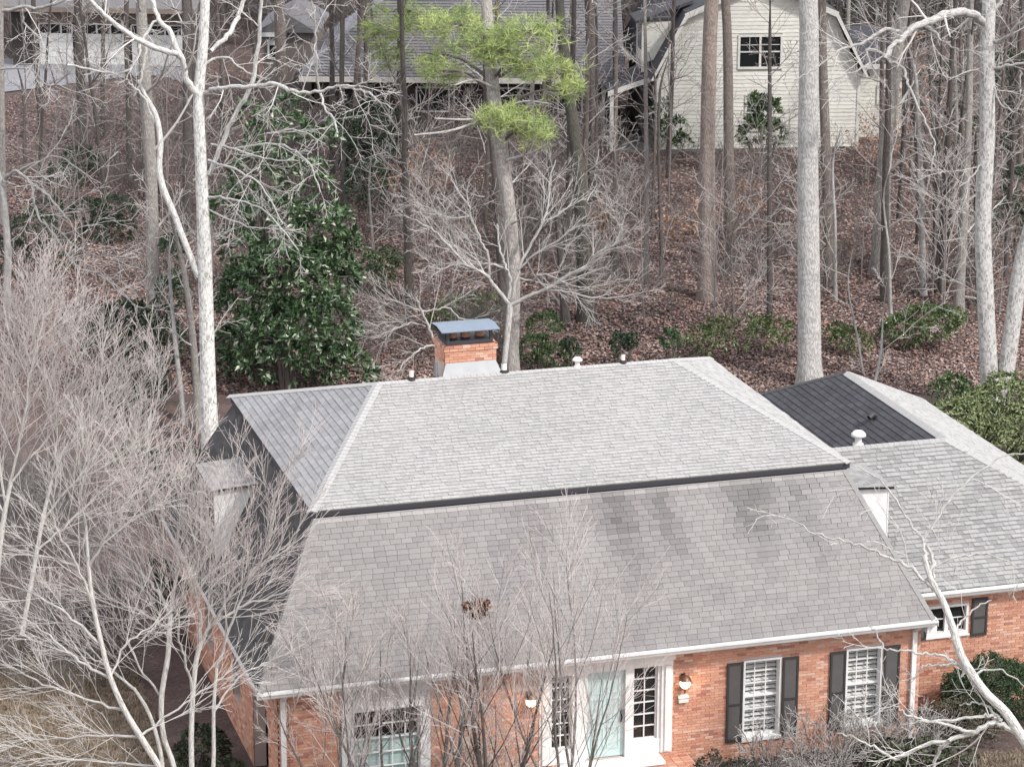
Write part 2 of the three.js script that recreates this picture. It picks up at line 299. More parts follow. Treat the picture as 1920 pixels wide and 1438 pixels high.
slope('left_mansard', [-mr, MB0, -UD - mr], Z, [mr + mi, MT - MB0, 0], mvl, (t) => [(mr + mi) * t, UD + 2 * mr - (mr + mi) * t], 0.132, [0.29, 0.31], 0.012, colSide, M.deckDark, { seed: 22 });
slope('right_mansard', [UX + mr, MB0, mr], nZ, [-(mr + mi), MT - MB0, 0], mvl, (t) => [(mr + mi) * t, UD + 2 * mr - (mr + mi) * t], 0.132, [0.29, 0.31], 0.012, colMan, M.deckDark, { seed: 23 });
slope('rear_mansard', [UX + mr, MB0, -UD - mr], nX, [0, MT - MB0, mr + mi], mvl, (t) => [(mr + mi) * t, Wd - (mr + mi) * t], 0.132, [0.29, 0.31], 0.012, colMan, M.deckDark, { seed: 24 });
// wing
const WE = 2.67, WR = 5.0, wr = 4.25, wx0 = 12.9, wx1 = 21.4, wz0 = -0.04, wz1 = -14.83, wv = Math.hypot(WR - WE, wr);
const colWing = (u, v, t) => { const b = t > 0.5 ? 0.315 : t > 0.22 ? 0.27 : 0.225; return grey(b * (0.85 + 0.3 * fbm(u * 0.8, v * 0.8, 3, 71)), 0.005); };
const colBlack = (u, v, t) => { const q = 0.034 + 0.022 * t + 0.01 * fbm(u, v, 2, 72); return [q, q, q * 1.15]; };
const wl = -wz1 + wz0;
slope('wing_roof', [wx0, WE, wz0], X, [0, WR - WE, -wr], wv, (t) => [0, 8.5 - wr * t], 0.14, [0.10, 0.28], 0.02, colWing, M.deck, { seed: 31, lam: true, gap: 0.006 });
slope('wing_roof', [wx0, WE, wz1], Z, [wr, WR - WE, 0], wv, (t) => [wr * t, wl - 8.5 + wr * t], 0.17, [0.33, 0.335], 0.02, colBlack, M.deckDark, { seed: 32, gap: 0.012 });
slope('wing_roof', [wx1, WE, wz0], nZ, [-wr, WR - WE, 0], wv, (t) => [wr * t, wl - wr * t], 0.15, [0.16, 0.4], 0.012, colUp, M.deck, { seed: 33, lam: true });
slope('wing_roof', [wx1, WE, wz1], nX, [0, WR - WE, wr], wv, (t) => [wr * t, 8.5 - wr * t], 0.15, [0.3, 0.4], 0.012, colWing, M.deck, { seed: 34 });
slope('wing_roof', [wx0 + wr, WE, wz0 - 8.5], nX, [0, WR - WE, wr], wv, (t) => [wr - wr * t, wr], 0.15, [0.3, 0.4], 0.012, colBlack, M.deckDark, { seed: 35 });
// hip and ridge caps
function caps(a, b, na, nb, w, e, col, seed) {
  const d = norm(sub(b, a)), L = Math.hypot(...sub(b, a)), R = rng(seed), mb = new MB(true), n = Math.round(L / e), s = L / n;
  const wa = norm(cross(na, d)), wb = norm(cross(d, nb));
  const A = dot(wa, sub(mul(nb, 1), mul(na, 1))) > 0 ? mul(wa, -1) : wa, B = dot(wb, sub(na, nb)) > 0 ? mul(wb, -1) : wb;
  for (let k = 0; k < n; k++) {
    mb.k = grey(col * (0.96 + 0.08 * R()), 0.006);
    const p = add(a, mul(d, k * s)), q = add(a, mul(d, (k + 1.05) * s)), up = norm(add(na, nb)), h0 = 0.026, h1 = 0.018;
    const p0 = add(p, mul(up, h0)), q0 = add(q, mul(up, h1)), pa = add(add(p, mul(A, w)), mul(na, h0)), qa = add(add(q, mul(A, w)), mul(na, h1)), pb = add(add(p, mul(B, w)), mul(nb, h0)), qb = add(add(q, mul(B, w)), mul(nb, h1));
    mb.quad(p0, q0, qa, pa); mb.quad(q0, p0, pb, qb); mb.quad(add(p, mul(up, -0.01)), p0, pa, add(p, mul(A, w))); mb.quad(p0, add(p, mul(up, -0.01)), add(p, mul(B, w)), pb);
    mb.quad(pa, qa, add(q, mul(A, w)), add(p, mul(A, w))); mb.quad(qb, pb, add(p, mul(B, w)), add(q, mul(B, w)));
  }
  return part('ridge_cap', mb, M.vcol, house, 'stuff');
}
const nF = norm([0, UD / 2, HR - HU]), nL = norm([-(HR - HU), hl, 0]), nR = norm([HR - HU, hl, 0]), nB = norm([0, UD / 2, -(HR - HU)]);
const r1 = [hl, HR, -UD / 2], r2 = [UX - hl, HR, -UD / 2];
caps([0, HU, 0], r1, nF, nL, 0.13, 0.16, 0.40, 1); caps([UX, HU, 0], r2, nF, nR, 0.13, 0.16, 0.40, 2); caps([0, HU, -UD], r1, nL, nB, 0.13, 0.16, 0.38, 3); caps([UX, HU, -UD], r2, nR, nB, 0.13, 0.16, 0.40, 4); caps(r1, r2, nF, nB, 0.13, 0.16, 0.40, 5);
const mF = norm([0, mr + mi, MT - MB0]), mL = norm([-(MT - MB0), mr + mi, 0]), mR = norm([MT - MB0, mr + mi, 0]);
caps([-mr, MB0, mr], [mi, MT, -mi], mF, mL, 0.1, 0.14, 0.25, 6); caps([UX + mr, MB0, mr], [UX - mi, MT, -mi], mF, mR, 0.1, 0.14, 0.27, 7);
const wF = norm([0, wr, WR - WE]), wBk = norm([0, wr, -(WR - WE)]), wL = norm([-(WR - WE), wr, 0]), wRt = norm([WR - WE, wr, 0]), wp = [wx0 + wr, WR, wz0 - wr], wq = [wx0 + wr, WR, wz1 + wr];
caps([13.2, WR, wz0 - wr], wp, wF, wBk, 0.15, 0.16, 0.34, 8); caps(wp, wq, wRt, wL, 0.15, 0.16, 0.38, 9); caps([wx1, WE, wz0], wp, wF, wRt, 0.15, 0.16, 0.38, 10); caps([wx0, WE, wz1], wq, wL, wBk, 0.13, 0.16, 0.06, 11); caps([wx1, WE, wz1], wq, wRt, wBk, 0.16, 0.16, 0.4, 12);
// dark fascia under the upper roof, soffits, gutters
{ const b = new MB(); b.box(0.0, UX, 5.955, 6.05, -0.05, -0.012); b.box(0.012, 0.05, 5.935, 6.055, -UD + 0.02, -0.051); b.box(UX - 0.05, UX - 0.012, 5.935, 6.055, -UD + 0.02, -0.051); b.box(0.05, UX - 0.05, 5.915, 5.934, -UD + 0.05, -0.06); part('upper_fascia', b, M.fascia, house); }
{ const b = new MB(); b.box(0.05, UX - 0.05, 5.89, 5.912, -0.11, -0.045); part('flashing', b, S(0.42, 0.41, 0.4, 0.5), house); }
function gutter(x0, x1, y, z) {
  const s = [[0, 0], [0, -0.13], [0.07, -0.13], [0.1, -0.06], [0.125, -0.045], [0.125, 0], [0.11, 0], [0.11, -0.035], [0.012, -0.1], [0.012, 0]].map(([a, b]) => [x0, y + b, z + a]);
  const b = new MB(); const shp = s.map((p) => p); for (let k = 0; k < shp.length; k++) { const p = shp[k], q = shp[(k + 1) % shp.length]; b.quad(p, q, [x1, q[1], q[2]], [x1, p[1], p[2]]); }
  b.box(x0 - 0.012, x0, y - 0.13, y, z, z + 0.125); b.box(x1, x1 + 0.012, y - 0.13, y, z, z + 0.125); return b;
}
part('gutter', gutter(-mr - 0.04, UX + mr + 0.02, 2.655, mr + 0.01), M.white, house);
part('gutter', gutter(14.42, wx1 + 0.05, 2.66, wz0 + 0.01), M.white, house);
{ const b = new MB(); b.box(-mr, UX + mr, 2.475, 2.65, mr - 0.02, mr + 0.008); b.box(WX0, UX + mr, 2.49, 2.515, WZ + 0.01, mr - 0.021); b.box(14.35, wx1, 2.475, 2.65, wz0 - 0.02, wz0 + 0.008); b.box(WX1 + 0.01, wx1, 2.49, 2.515, wingZ + 0.01, wz0 - 0.021);
  b.box(-mr, -mr + 0.03, 2.475, 2.65, -UD - mr, mr - 0.021); b.box(-mr + 0.031, WX0 - 0.01, 2.49, 2.515, -UD - mr, mr - 0.05); b.box(14.1, 14.34, 2.3, 2.65, mr - 0.3, mr - 0.03); part('eave_trim', b, M.white, house); }
function downspout(x, z, y1) { const b = new MB(); b.box(x - 0.055, x + 0.055, GY, y1 - 0.2, z + 0.02, z + 0.1); b.prism([[x - 0.055, y1 - 0.2, z + 0.02], [x - 0.055, y1 - 0.2, z + 0.1], [x - 0.055, y1 + 0.02, z + 0.38], [x - 0.055, y1 + 0.02, z + 0.29]], [0.11, 0, 0]); part('downspout', b, M.white, house); }
downspout(-0.99, WZ, 2.46); downspout(13.92, WZ, 2.46);

// ---- windows
function paneBars(b, u0, u1, y0, y1, cols, rows, z, w = 0.022, d = 0.03) {
  for (let c = 1; c < cols; c++) { const u = lerp(u0, u1, c / cols); b.box(u - w / 2, u + w / 2, y0, y1, z, z + d); }
  for (let r = 1; r < rows; r++) { const y = lerp(y0, y1, r / rows); b.box(u0, u1, y - w / 2, y + w / 2, z + 0.002, z + d + 0.003); }
}
function ring(b, u0, u1, y0, y1, w, z0, z1, bot = w) { b.box(u0, u0 + w, y0, y1, z0, z1); b.box(u1 - w, u1, y0, y1, z0, z1); b.box(u0 + w, u1 - w, y1 - w, y1, z0, z1); b.box(u0 + w, u1 - w, y0, y0 + bot, z0, z1); }
function room(u0, u1, y0, y1, zf, parent, mat = M.dark, depth = 0.6) { const b = new MB(); b.box(u0, u1, y0, y1, zf - depth - 0.02, zf - depth); b.box(u0 - 0.03, u0, y0, y1, zf - depth, zf); b.box(u1, u1 + 0.03, y0, y1, zf - depth, zf); b.box(u0, u1, y0 - 0.03, y0, zf - depth, zf); b.box(u0, u1, y1, y1 + 0.03, zf - depth, zf); part('room_behind', b, mat, parent); }
function sashWindow(u0, u1, y0, y1) {
  const b = new MB(), z = WZ; ring(b, u0 + 0.012, u1 - 0.004, y0 + 0.09, y1 - 0.012, 0.055, z - 0.2, z - 0.1); b.box(u0 + 0.068, u1 - 0.06, (y0 + y1) / 2 + 0.03, (y0 + y1) / 2 + 0.08, z - 0.19, z - 0.11);
  b.box(u0 + 0.012, u0 + 0.06, y0 + 0.09, y1 - 0.012, z - 0.099, z + 0.015); b.box(u1 - 0.052, u1 - 0.004, y0 + 0.09, y1 - 0.012, z - 0.099, z + 0.015); b.box(u0 + 0.061, u1 - 0.053, y1 - 0.06, y1 - 0.012, z - 0.099, z + 0.015);
  const w = part('window', b, M.white, house);
  const sill = new MB(); sill.box(u0 - 0.02, u1 + 0.02, y0 + 0.002, y0 + 0.088, z - 0.2, z + 0.06); part('sill', sill, M.white, w);
  const ym = (y0 + y1) / 2 + 0.055, gu0 = u0 + 0.068, gu1 = u1 - 0.06;
  const m = new MB(); paneBars(m, gu0, gu1, ym + 0.03, y1 - 0.07, 3, 3, z - 0.165); paneBars(m, gu0, gu1, y0 + 0.15, ym - 0.03, 3, 3, z - 0.165); part('muntin', m, M.white, w);
  const g = new MB(); g.box(gu0, gu1, y0 + 0.145, y1 - 0.067, z - 0.172, z - 0.168); part('pane', g, M.glass, w);
  for (let k = 0; k < 16; k++) { const y = y0 + 0.2 + k * 0.107; if (y > y1 - 0.1) break; const l = new MB(); l.prism([[gu0, y, z - 0.2], [gu0, y + 0.014, z - 0.2], [gu0, y + 0.06, z - 0.262], [gu0, y + 0.046, z - 0.262]], [gu1 - gu0, 0, 0]); part('louver', l, M.offwhite, w); }
  room(u0 + 0.02, u1 - 0.02, y0 + 0.1, y1 - 0.02, z - 0.285, w, M.dark, 0.2);
  const rv = new MB(); rv.box(u0 + 0.001, u0 + 0.011, y0 + 0.09, y1 - 0.001, z - 0.28, z - 0.01); rv.box(u1 - 0.0035, u1 - 0.001, y0 + 0.09, y1 - 0.001, z - 0.28, z - 0.01); part('jamb', rv, M.white, w);
  return w;
}
sashWindow(9.71, 10.66, 0.0, 2.0); sashWindow(12.24, 13.17, 0.0, 2.0);
function shutter(u0, u1, y0, y1, z) {
  const b = new MB(); ring(b, u0 + 0.01, u1 - 0.01, y0, y1, 0.05, z + 0.016, z + 0.06, 0.07); const ym = lerp(y0, y1, 0.46); b.box(u0 + 0.06, u1 - 0.06, ym, ym + 0.05, z + 0.016, z + 0.06);
  const s = part('shutter', b, M.charcoal, house); const p = new MB(); p.box(u0 + 0.06, u1 - 0.06, y0 + 0.07, ym, z + 0.018, z + 0.044); p.box(u0 + 0.06, u1 - 0.06, ym + 0.05, y1 - 0.05, z + 0.018, z + 0.044); part('shutter_panel', p, M.shutterPanel, s);
}
shutter(9.3, 9.71, 0.03, 1.97, WZ); shutter(10.66, 11.07, 0.03, 1.97, WZ); shutter(11.83, 12.24, 0.03, 1.97, WZ); shutter(13.17, 13.59, 0.03, 1.97, WZ);
shutter(14.7, 14.94, 1.38, 2.3, wingZ); shutter(16.09, 16.52, 1.34, 2.3, wingZ);
{ // wing window: a pair of casements
  const [u0, u1, y0, y1] = wingOpen[0], z = wingZ, b = new MB(); ring(b, u0 + 0.004, u1 - 0.004, y0 + 0.004, y1 - 0.004, 0.06, z - 0.14, z + 0.02, 0.09); b.box(15.43, 15.53, y0 + 0.094, y1 - 0.065, z - 0.13, z - 0.02);
  const w = part('window', b, M.white, house); const s = new MB(); s.box(u0 - 0.03, u1 + 0.03, y0 - 0.03, y0 + 0.003, z + 0.012, z + 0.07); part('sill', s, M.white, w);
  const m = new MB(); paneBars(m, u0 + 0.064, 15.43, y0 + 0.094, y1 - 0.065, 1, 2, z - 0.1, 0.018); paneBars(m, 15.53, u1 - 0.064, y0 + 0.094, y1 - 0.065, 1, 2, z - 0.1, 0.018); part('muntin', m, M.white, w);
  const g = new MB(); g.box(u0 + 0.064, 15.43, y0 + 0.094, y1 - 0.065, z - 0.105, z - 0.1); g.box(15.53, u1 - 0.064, y0 + 0.094, y1 - 0.065, z - 0.105, z - 0.1); part('pane', g, M.blackGlass, w);
}
{ // big window in a white surround
  const [u0, u1, y0, y1] = frontOpen[0], z = WZ, b = new MB();
  b.box(u0 + 0.003, u1 - 0.003, 1.83, y1 - 0.003, z - 0.1, z + 0.03); b.box(u0 + 0.003, 0.56, y0, 1.829, z - 0.1, z + 0.03); b.box(2.1, u1 - 0.003, y0, 1.829, z - 0.1, z + 0.03); b.box(0.56, 2.1, y0, 0.06, z - 0.1, z + 0.06); b.box(u0 - 0.02, u1 + 0.02, 2.28, 2.42, z + 0.031, z + 0.07); b.box(0.56, 2.1, 1.8, 1.83, z - 0.1, z + 0.05);
  const w = part('window', b, M.white, house); const m = new MB(); paneBars(m, 0.6, 2.06, 0.1, 1.78, 5, 5, z - 0.06, 0.026); ring(m, 0.565, 2.095, 0.065, 1.795, 0.04, z - 0.07, z - 0.03); part('muntin', m, M.white, w);
  const g = new MB(); g.box(0.6, 2.06, 0.1, 1.78, z - 0.068, z - 0.064); part('pane', g, M.glass, w);
  const bl = new MB(); bl.box(0.58, 2.08, 0.08, 1.12, z - 0.12, z - 0.11); part('blind', bl, M.aquaBlind, w); room(0.58, 2.08, 0.08, 1.8, z - 0.125, w, M.dark, 0.5);
}
{ // entrance: pale aqua door between sidelights
  const [u0, u1, y0, y1] = frontOpen[1], z = WZ, b = new MB(), D0 = 5.98, D1 = 6.88;
  b.box(u0 + 0.003, u1 - 0.003, 2.11, y1 - 0.003, z - 0.16, z + 0.04); b.box(u0 - 0.03, u1 + 0.03, y1 - 0.09, y1 + 0.02, z + 0.041, z + 0.1);
  for (const [a, c] of [[u0 + 0.003, 5.14], [5.62, D0], [D1, 7.08], [7.74, u1 - 0.003]]) b.box(a, c, y0, 2.109, z - 0.16, z + 0.03);
  for (const [a, c] of [[5.14, 5.62], [7.08, 7.74]]) b.box(a, c, y0, 0.32, z - 0.16, z);
  for (const a of [u0 + 0.06, 7.82]) b.box(a, a + 0.13, 0.02, 2.1, z + 0.031, z + 0.07);
  const w = part('entrance', b, M.white, house);
  for (const [a, c] of [[5.14, 5.62], [7.08, 7.66]]) { const m = new MB(); ring(m, a + 0.003, c - 0.003, 0.323, 2.106, 0.03, z - 0.15, z - 0.08); paneBars(m, a + 0.03, c - 0.03, 0.35, 2.08, 2, 6, z - 0.12, 0.026); const q = part('sidelight', m, M.white, w); }
  { const g = new MB(); g.box(5.17, 5.59, 0.35, 2.08, z - 0.132, z - 0.128); g.box(7.11, 7.63, 0.35, 2.08, z - 0.132, z - 0.128); part('pane', g, M.blackGlass, w); const j = new MB(); j.box(7.663, 7.738, 0.32, 2.108, z - 0.158, z - 0.02); part('jamb', j, M.white, w); }
  const d = new MB(); d.box(D0 + 0.004, D1 - 0.004, 0.0, 2.105, z - 0.12, z - 0.07);
  const door = part('front_door', d, M.aqua, house); const p = new MB();
  for (const [ya, yb] of [[0.2, 0.72], [0.84, 1.42], [1.54, 1.9]]) for (const xa of [D0 + 0.12, D0 + 0.49]) { ring(p, xa, xa + 0.3, ya, yb, 0.03, z - 0.069, z - 0.055); }
  part('door_panel', p, M.aqua, door); const h = new MB(); h.box(D1 - 0.09, D1 - 0.055, 0.82, 1.16, z - 0.069, z - 0.03); h.tube([[D1 - 0.072, 0.86, z - 0.03], [D1 - 0.072, 0.95, z + 0.02], [D1 - 0.072, 1.06, z - 0.03]], [0.012, 0.012, 0.012], 6); part('handle', h, M.dark, door);
  const s = new MB(); s.box(5.3, 7.7, -0.1, -0.03, WZ + 0.001, WZ + 0.5); part('threshold', s, M.white, house);
}
{ // brick step in front of the door
  const s = new MB(); s.box(4.7, 8.4, GY, -0.14, WZ + 0.001, 3.0); const st = part('brick_step', s, M.mortar, house), b = new MB(true), R = rng(77);
  for (let i = 0; i < 17; i++) for (let j = 0; j < 16; j++) { b.k = mul(BRICK[brickPick(R())], 0.9); const x = 4.71 + i * 0.216, z = WZ + 0.02 + j * 0.11; b.box(x, x + 0.205, -0.145, -0.128 + R() * 0.004, z, z + 0.1); }
  part('brick', b, M.vcol, st, 'stuff');
}
// lit lanterns either side of the door
const glow = new THREE.MeshStandardMaterial({ color: 0xfff0dc, emissive: new THREE.Color().setRGB(1, 0.78, 0.58), emissiveIntensity: 2.2, roughness: 0.4 });
for (const [u, y] of [[8.25, 1.66], [4.61, 1.64]]) {
  const z = WZ + 0.16, b = new MB(); b.box(u - 0.05, u + 0.05, y - 0.15, y + 0.2, WZ + 0.014, WZ + 0.04); b.tube([[u, y + 0.12, WZ + 0.04], [u, y + 0.24, WZ + 0.09], [u, y + 0.2, z]], [0.014, 0.014, 0.014], 6);
  const prof = [[0.0, 0.22], [0.03, 0.21], [0.1, 0.17], [0.14, 0.1], [0.145, 0.09], [0.13, 0.09]].map(([r, h]) => new THREE.Vector2(r, h));
  const l = part('wall_lantern', b, M.brass, house); const cap = new THREE.LatheGeometry(prof, 20); cap.translate(u - house.position.x, y - house.position.y, z - house.position.z); part('lantern_cap', cap, M.brass, l);
  const base = new THREE.LatheGeometry([[0.0, -0.26], [0.02, -0.2], [0.035, -0.16], [0.09, -0.12], [0.09, -0.1], [0, -0.1]].map(([r, h]) => new THREE.Vector2(r, h)), 16); base.translate(u - house.position.x, y - house.position.y, z - house.position.z); part('lantern_base', base, M.brass, l);
  const gl = new THREE.SphereGeometry(0.12, 18, 12); gl.scale(1, 0.95, 1); gl.translate(u - house.position.x, y - house.position.y, z - house.position.z); const bulb = part('lamp_globe', gl, glow, l); bulb.castShadow = false;
  const pl = new THREE.PointLight(0xffc896, 0.9, 0, 2); pl.position.set(u, y, z + 0.13); pl.castShadow = true; pl.shadow.radius = 4; scene.add(pl);
}
{ const b = new MB(); b.box(8.14, 8.37, 1.17, 1.29, WZ + 0.014, WZ + 0.1); b.prism([[8.13, 1.29, WZ + 0.014], [8.13, 1.29, WZ + 0.12], [8.13, 1.34, WZ + 0.014]], [0.25, 0, 0]); part('mailbox', b, M.offwhite, house); }

// ---- dormers on the side slopes
function dormer(s, xf, z0, z1, yt, yb, xi) { // s: -1 left, +1 right; xf face, xi where its roof meets the slope
  const b = new MB(), pr = [[xi, yt, 0], [xf, yt, 0], [xf, yb, 0]];
  const ck = (z, d) => b.prism(pr.map((p) => [p[0], p[1], z]), [0, 0, d]);
  ck(z0, -0.05); ck(z1, 0.05);
  b.box(Math.min(xf, xf - s * 0.08), Math.max(xf, xf - s * 0.08), yb + 0.35, yt, z1 + 0.05, z0 - 0.05);
  const d = part('dormer', b, M.white, house);
  const t = new MB(); t.box(Math.min(xf, xf + s * 0.03), Math.max(xf, xf + s * 0.03), yb + 0.05, yt, z0 - 0.13, z0 + 0.012); t.box(Math.min(xf, xf + s * 0.03), Math.max(xf, xf + s * 0.03), yb + 0.3, yt, z1 - 0.012, z1 + 0.13); t.box(Math.min(xf, xf + s * 0.03), Math.max(xf, xf + s * 0.03), yt - 0.14, yt - 0.002, z1 + 0.131, z0 - 0.131); part('corner_trim', t, M.white, d);
  const w = new MB(); w.box(Math.min(xf, xf + s * 0.01), Math.max(xf, xf + s * 0.012), yb + 0.55, yt - 0.2, z1 + 0.25, z0 - 0.25); part('pane', w, M.blackGlass, d);
  const r = new MB(); r.prism([[xi - s * 0.1, yt + 0.06, z1 - 0.1], [xf + s * 0.12, yt - 0.01, z1 - 0.1], [xf + s * 0.12, yt + 0.035, z1 - 0.1], [xi - s * 0.1, yt + 0.12, z1 - 0.1]], [0, 0, z0 - z1 + 0.2]); part('dormer_roof', r, M.deck, d);
  const xa = xf + s * 0.12, xb = xi - s * 0.1, dx = Math.abs(xb - xa), U = s > 0 ? nZ : Z, V = [s > 0 ? -dx : dx, 0.085, 0];
  slope('dormer_shingles', [xa, yt + 0.042, s > 0 ? z0 + 0.1 : z1 - 0.1], U, V, Math.hypot(dx, 0.085), () => [0, z0 - z1 + 0.2], 0.14, [0.10, 0.28], 0.014, colWing, M.deck, { seed: 44 });
}
dormer(-1, -1.24, -4.8, -6.7, 5.15, 3.35, -0.28);
dormer(1, 14.1, -0.95, -2.6, 5.05, 3.2, 13.0);

// ---- chimney
{
  const x0 = 4.34, x1 = 5.6, zf = -4.85, zb = -5.75, b = new MB(); b.box(x0, x1, 7.3, 8.18, zb, zf);
  const ch = part('chimney', b, M.mortar, house); brickLeft = 40;
  const save = brickLeft; const R = rng(201), mbk = new MB(true);
  const face = (O, U, N, L, single) => { for (let r = 0; r < 7; r++) { const yb = 7.74 + r * 0.0667, corb = r >= 5 ? 0.03 : 0; let u = r % 2 ? -0.1 : 0; while (u < L) { const a = Math.max(0, u) - (u <= 0 ? corb : 0), e = Math.min(L, u + 0.203), bb = e + (e >= L ? corb : 0); u += 0.212; if (bb - a < 0.03) continue; const k = brickPick(R()), d = 0.01 + corb + R() * 0.004;
    const P = (uu, y, dd) => [O[0] + U[0] * uu + N[0] * dd, y, O[2] + U[2] * uu + N[2] * dd];
    if (single) { const g = new THREE.BoxGeometry(bb - a, 0.058, 0.06 + corb), m = sh(new THREE.Mesh(g, brickMats[k])); m.name = 'brick'; const q = P((a + bb) / 2, yb + 0.029, d - (0.06 + corb) / 2); m.position.set(q[0] - house.position.x, q[1] - house.position.y, q[2] - house.position.z); ch.add(m); }
    else { mbk.k = BRICK[k]; const A = P(a, yb, d), B = P(bb, yb, d), C = P(bb, yb + 0.058, d), D = P(a, yb + 0.058, d); mbk.quad(A, B, C, D); mbk.quad(D, C, P(bb, yb + 0.058, -0.02), P(a, yb + 0.058, -0.02)); mbk.quad(P(a, yb, -0.02), P(bb, yb, -0.02), B, A); } } } };
  face([x0, 0, zf], X, Z, x1 - x0, true); face([x0, 0, zb], Z, nX, zf - zb, false); face([x1, 0, zf], nZ, X, zf - zb, false); face([x1, 0, zb], nX, nZ, x1 - x0, false);
  part('brick', mbk, M.vcol, ch, 'stuff');
  const ap = new MB(); ap.prism([[x0 + 0.02, 7.79, zf + 0.02], [x1 - 0.02, 7.79, zf + 0.02], [x1 + 0.12, 7.48, zf + 0.22], [x0 - 0.13, 7.48, zf + 0.22]], [0, -0.05, -0.1]); part('apron_flashing', ap, M.greyMetal, ch);
  const tray = new MB(); tray.box(x0 + 0.06, x1 - 0.06, 8.205, 8.3, zb + 0.06, zf - 0.06); part('chase_tray', tray, M.steel, ch);
  for (const [px, pz] of [[x0 + 0.1, zf - 0.1], [x1 - 0.1, zf - 0.1], [x0 + 0.1, zb + 0.1], [x1 - 0.1, zb + 0.1]]) { const p = new MB(); p.box(px - 0.035, px + 0.035, 8.19, 8.55, pz - 0.035, pz + 0.035); part('cap_post', p, M.steel, ch); }
  const side = new MB(); side.box(x0 + 0.05, x0 + 0.07, 8.3, 8.55, zb + 0.14, zf - 0.14); part('spark_screen', side, M.dark, ch);
  for (const fx of [x0 + 0.3, x0 + 0.62, x1 - 0.28]) { const f = new MB(); f.tube([[fx, 8.29, (zf + zb) / 2], [fx, 8.42, (zf + zb) / 2]], [0.12, 0.115], 12); f.tube([[fx, 8.42, (zf + zb) / 2], [fx, 8.421, (zf + zb) / 2]], [0.115, 0.001], 12); part('flue', f, M.clay, ch); }
  const cap = new MB(), cx0 = 4.24, cx1 = 5.67, c0 = -4.74, c1 = -5.72, ym = 8.6; cap.prism([[cx0, 8.555, c0], [cx0, 8.575, c0], [cx0, ym + 0.02, (c0 + c1) / 2], [cx0, 8.575, c1], [cx0, 8.555, c1], [cx0, ym, (c0 + c1) / 2]], [cx1 - cx0, 0, 0]); part('chimney_cap', cap, M.blueMetal, ch);
}
// ---- pipes and vents on the ridges
function pipe(p, r, h, mat, boot) { const b = new MB(); b.tube([p, [p[0], p[1] + h, p[2]]], [r, r], 12); b.tube([[p[0], p[1] + h, p[2]], [p[0], p[1] + h + 0.001, p[2]]], [r, 0.001], 12); const m = part('vent_pipe', b, mat, house); const c = new MB(); c.tube([[p[0], p[1] - 0.05, p[2]], [p[0], p[1] + 0.05, p[2]], [p[0], p[1] + 0.07, p[2]]], [r * 2.0, r * 1.7, r], 12); part('pipe_boot', c, boot, m); }
pipe([3.47, 7.52, -4.66], 0.055, 0.22, M.pipe, M.charcoal); pipe([8.72, 7.52, -4.66], 0.05, 0.2, M.pipe, M.charcoal); pipe([5.75, 7.5, -4.7], 0.07, 0.22, M.white, M.charcoal); pipe([4.15, 7.4, -4.95], 0.05, 0.38, M.greyMetal, M.charcoal);
function mushroom(p, s, mat) { const b = new THREE.LatheGeometry([[0.14, 0], [0.14, 0.05], [0.09, 0.07], [0.09, 0.2], [0.12, 0.22], [0.12, 0.24], [0.2, 0.26], [0.19, 0.32], [0.12, 0.39], [0, 0.41]].map(([r, h]) => new THREE.Vector2(r * s, h * s)), 20); b.translate(p[0] - house.position.x, p[1] - house.position.y, p[2] - house.position.z); part('roof_vent', b, mat, house); }
mushroom([7.57, 7.5, -4.66], 0.62, M.pipe); mushroom([14.83, 4.98, -4.42], 0.95, M.white);
{ const p = at(1640, 757, 72); const b = new MB(); const c = [16.55, 4.66, -7.3]; b.tube([[c[0], c[1] - 0.1, c[2]], [c[0], c[1] + 0.1, c[2]], [c[0] - 0.08, c[1] + 0.15, c[2] + 0.04], [c[0] - 0.2, c[1] + 0.08, c[2] + 0.08]], [0.06, 0.06, 0.07, 0.075], 10); part('roof_vent', b, M.charcoal, house); }

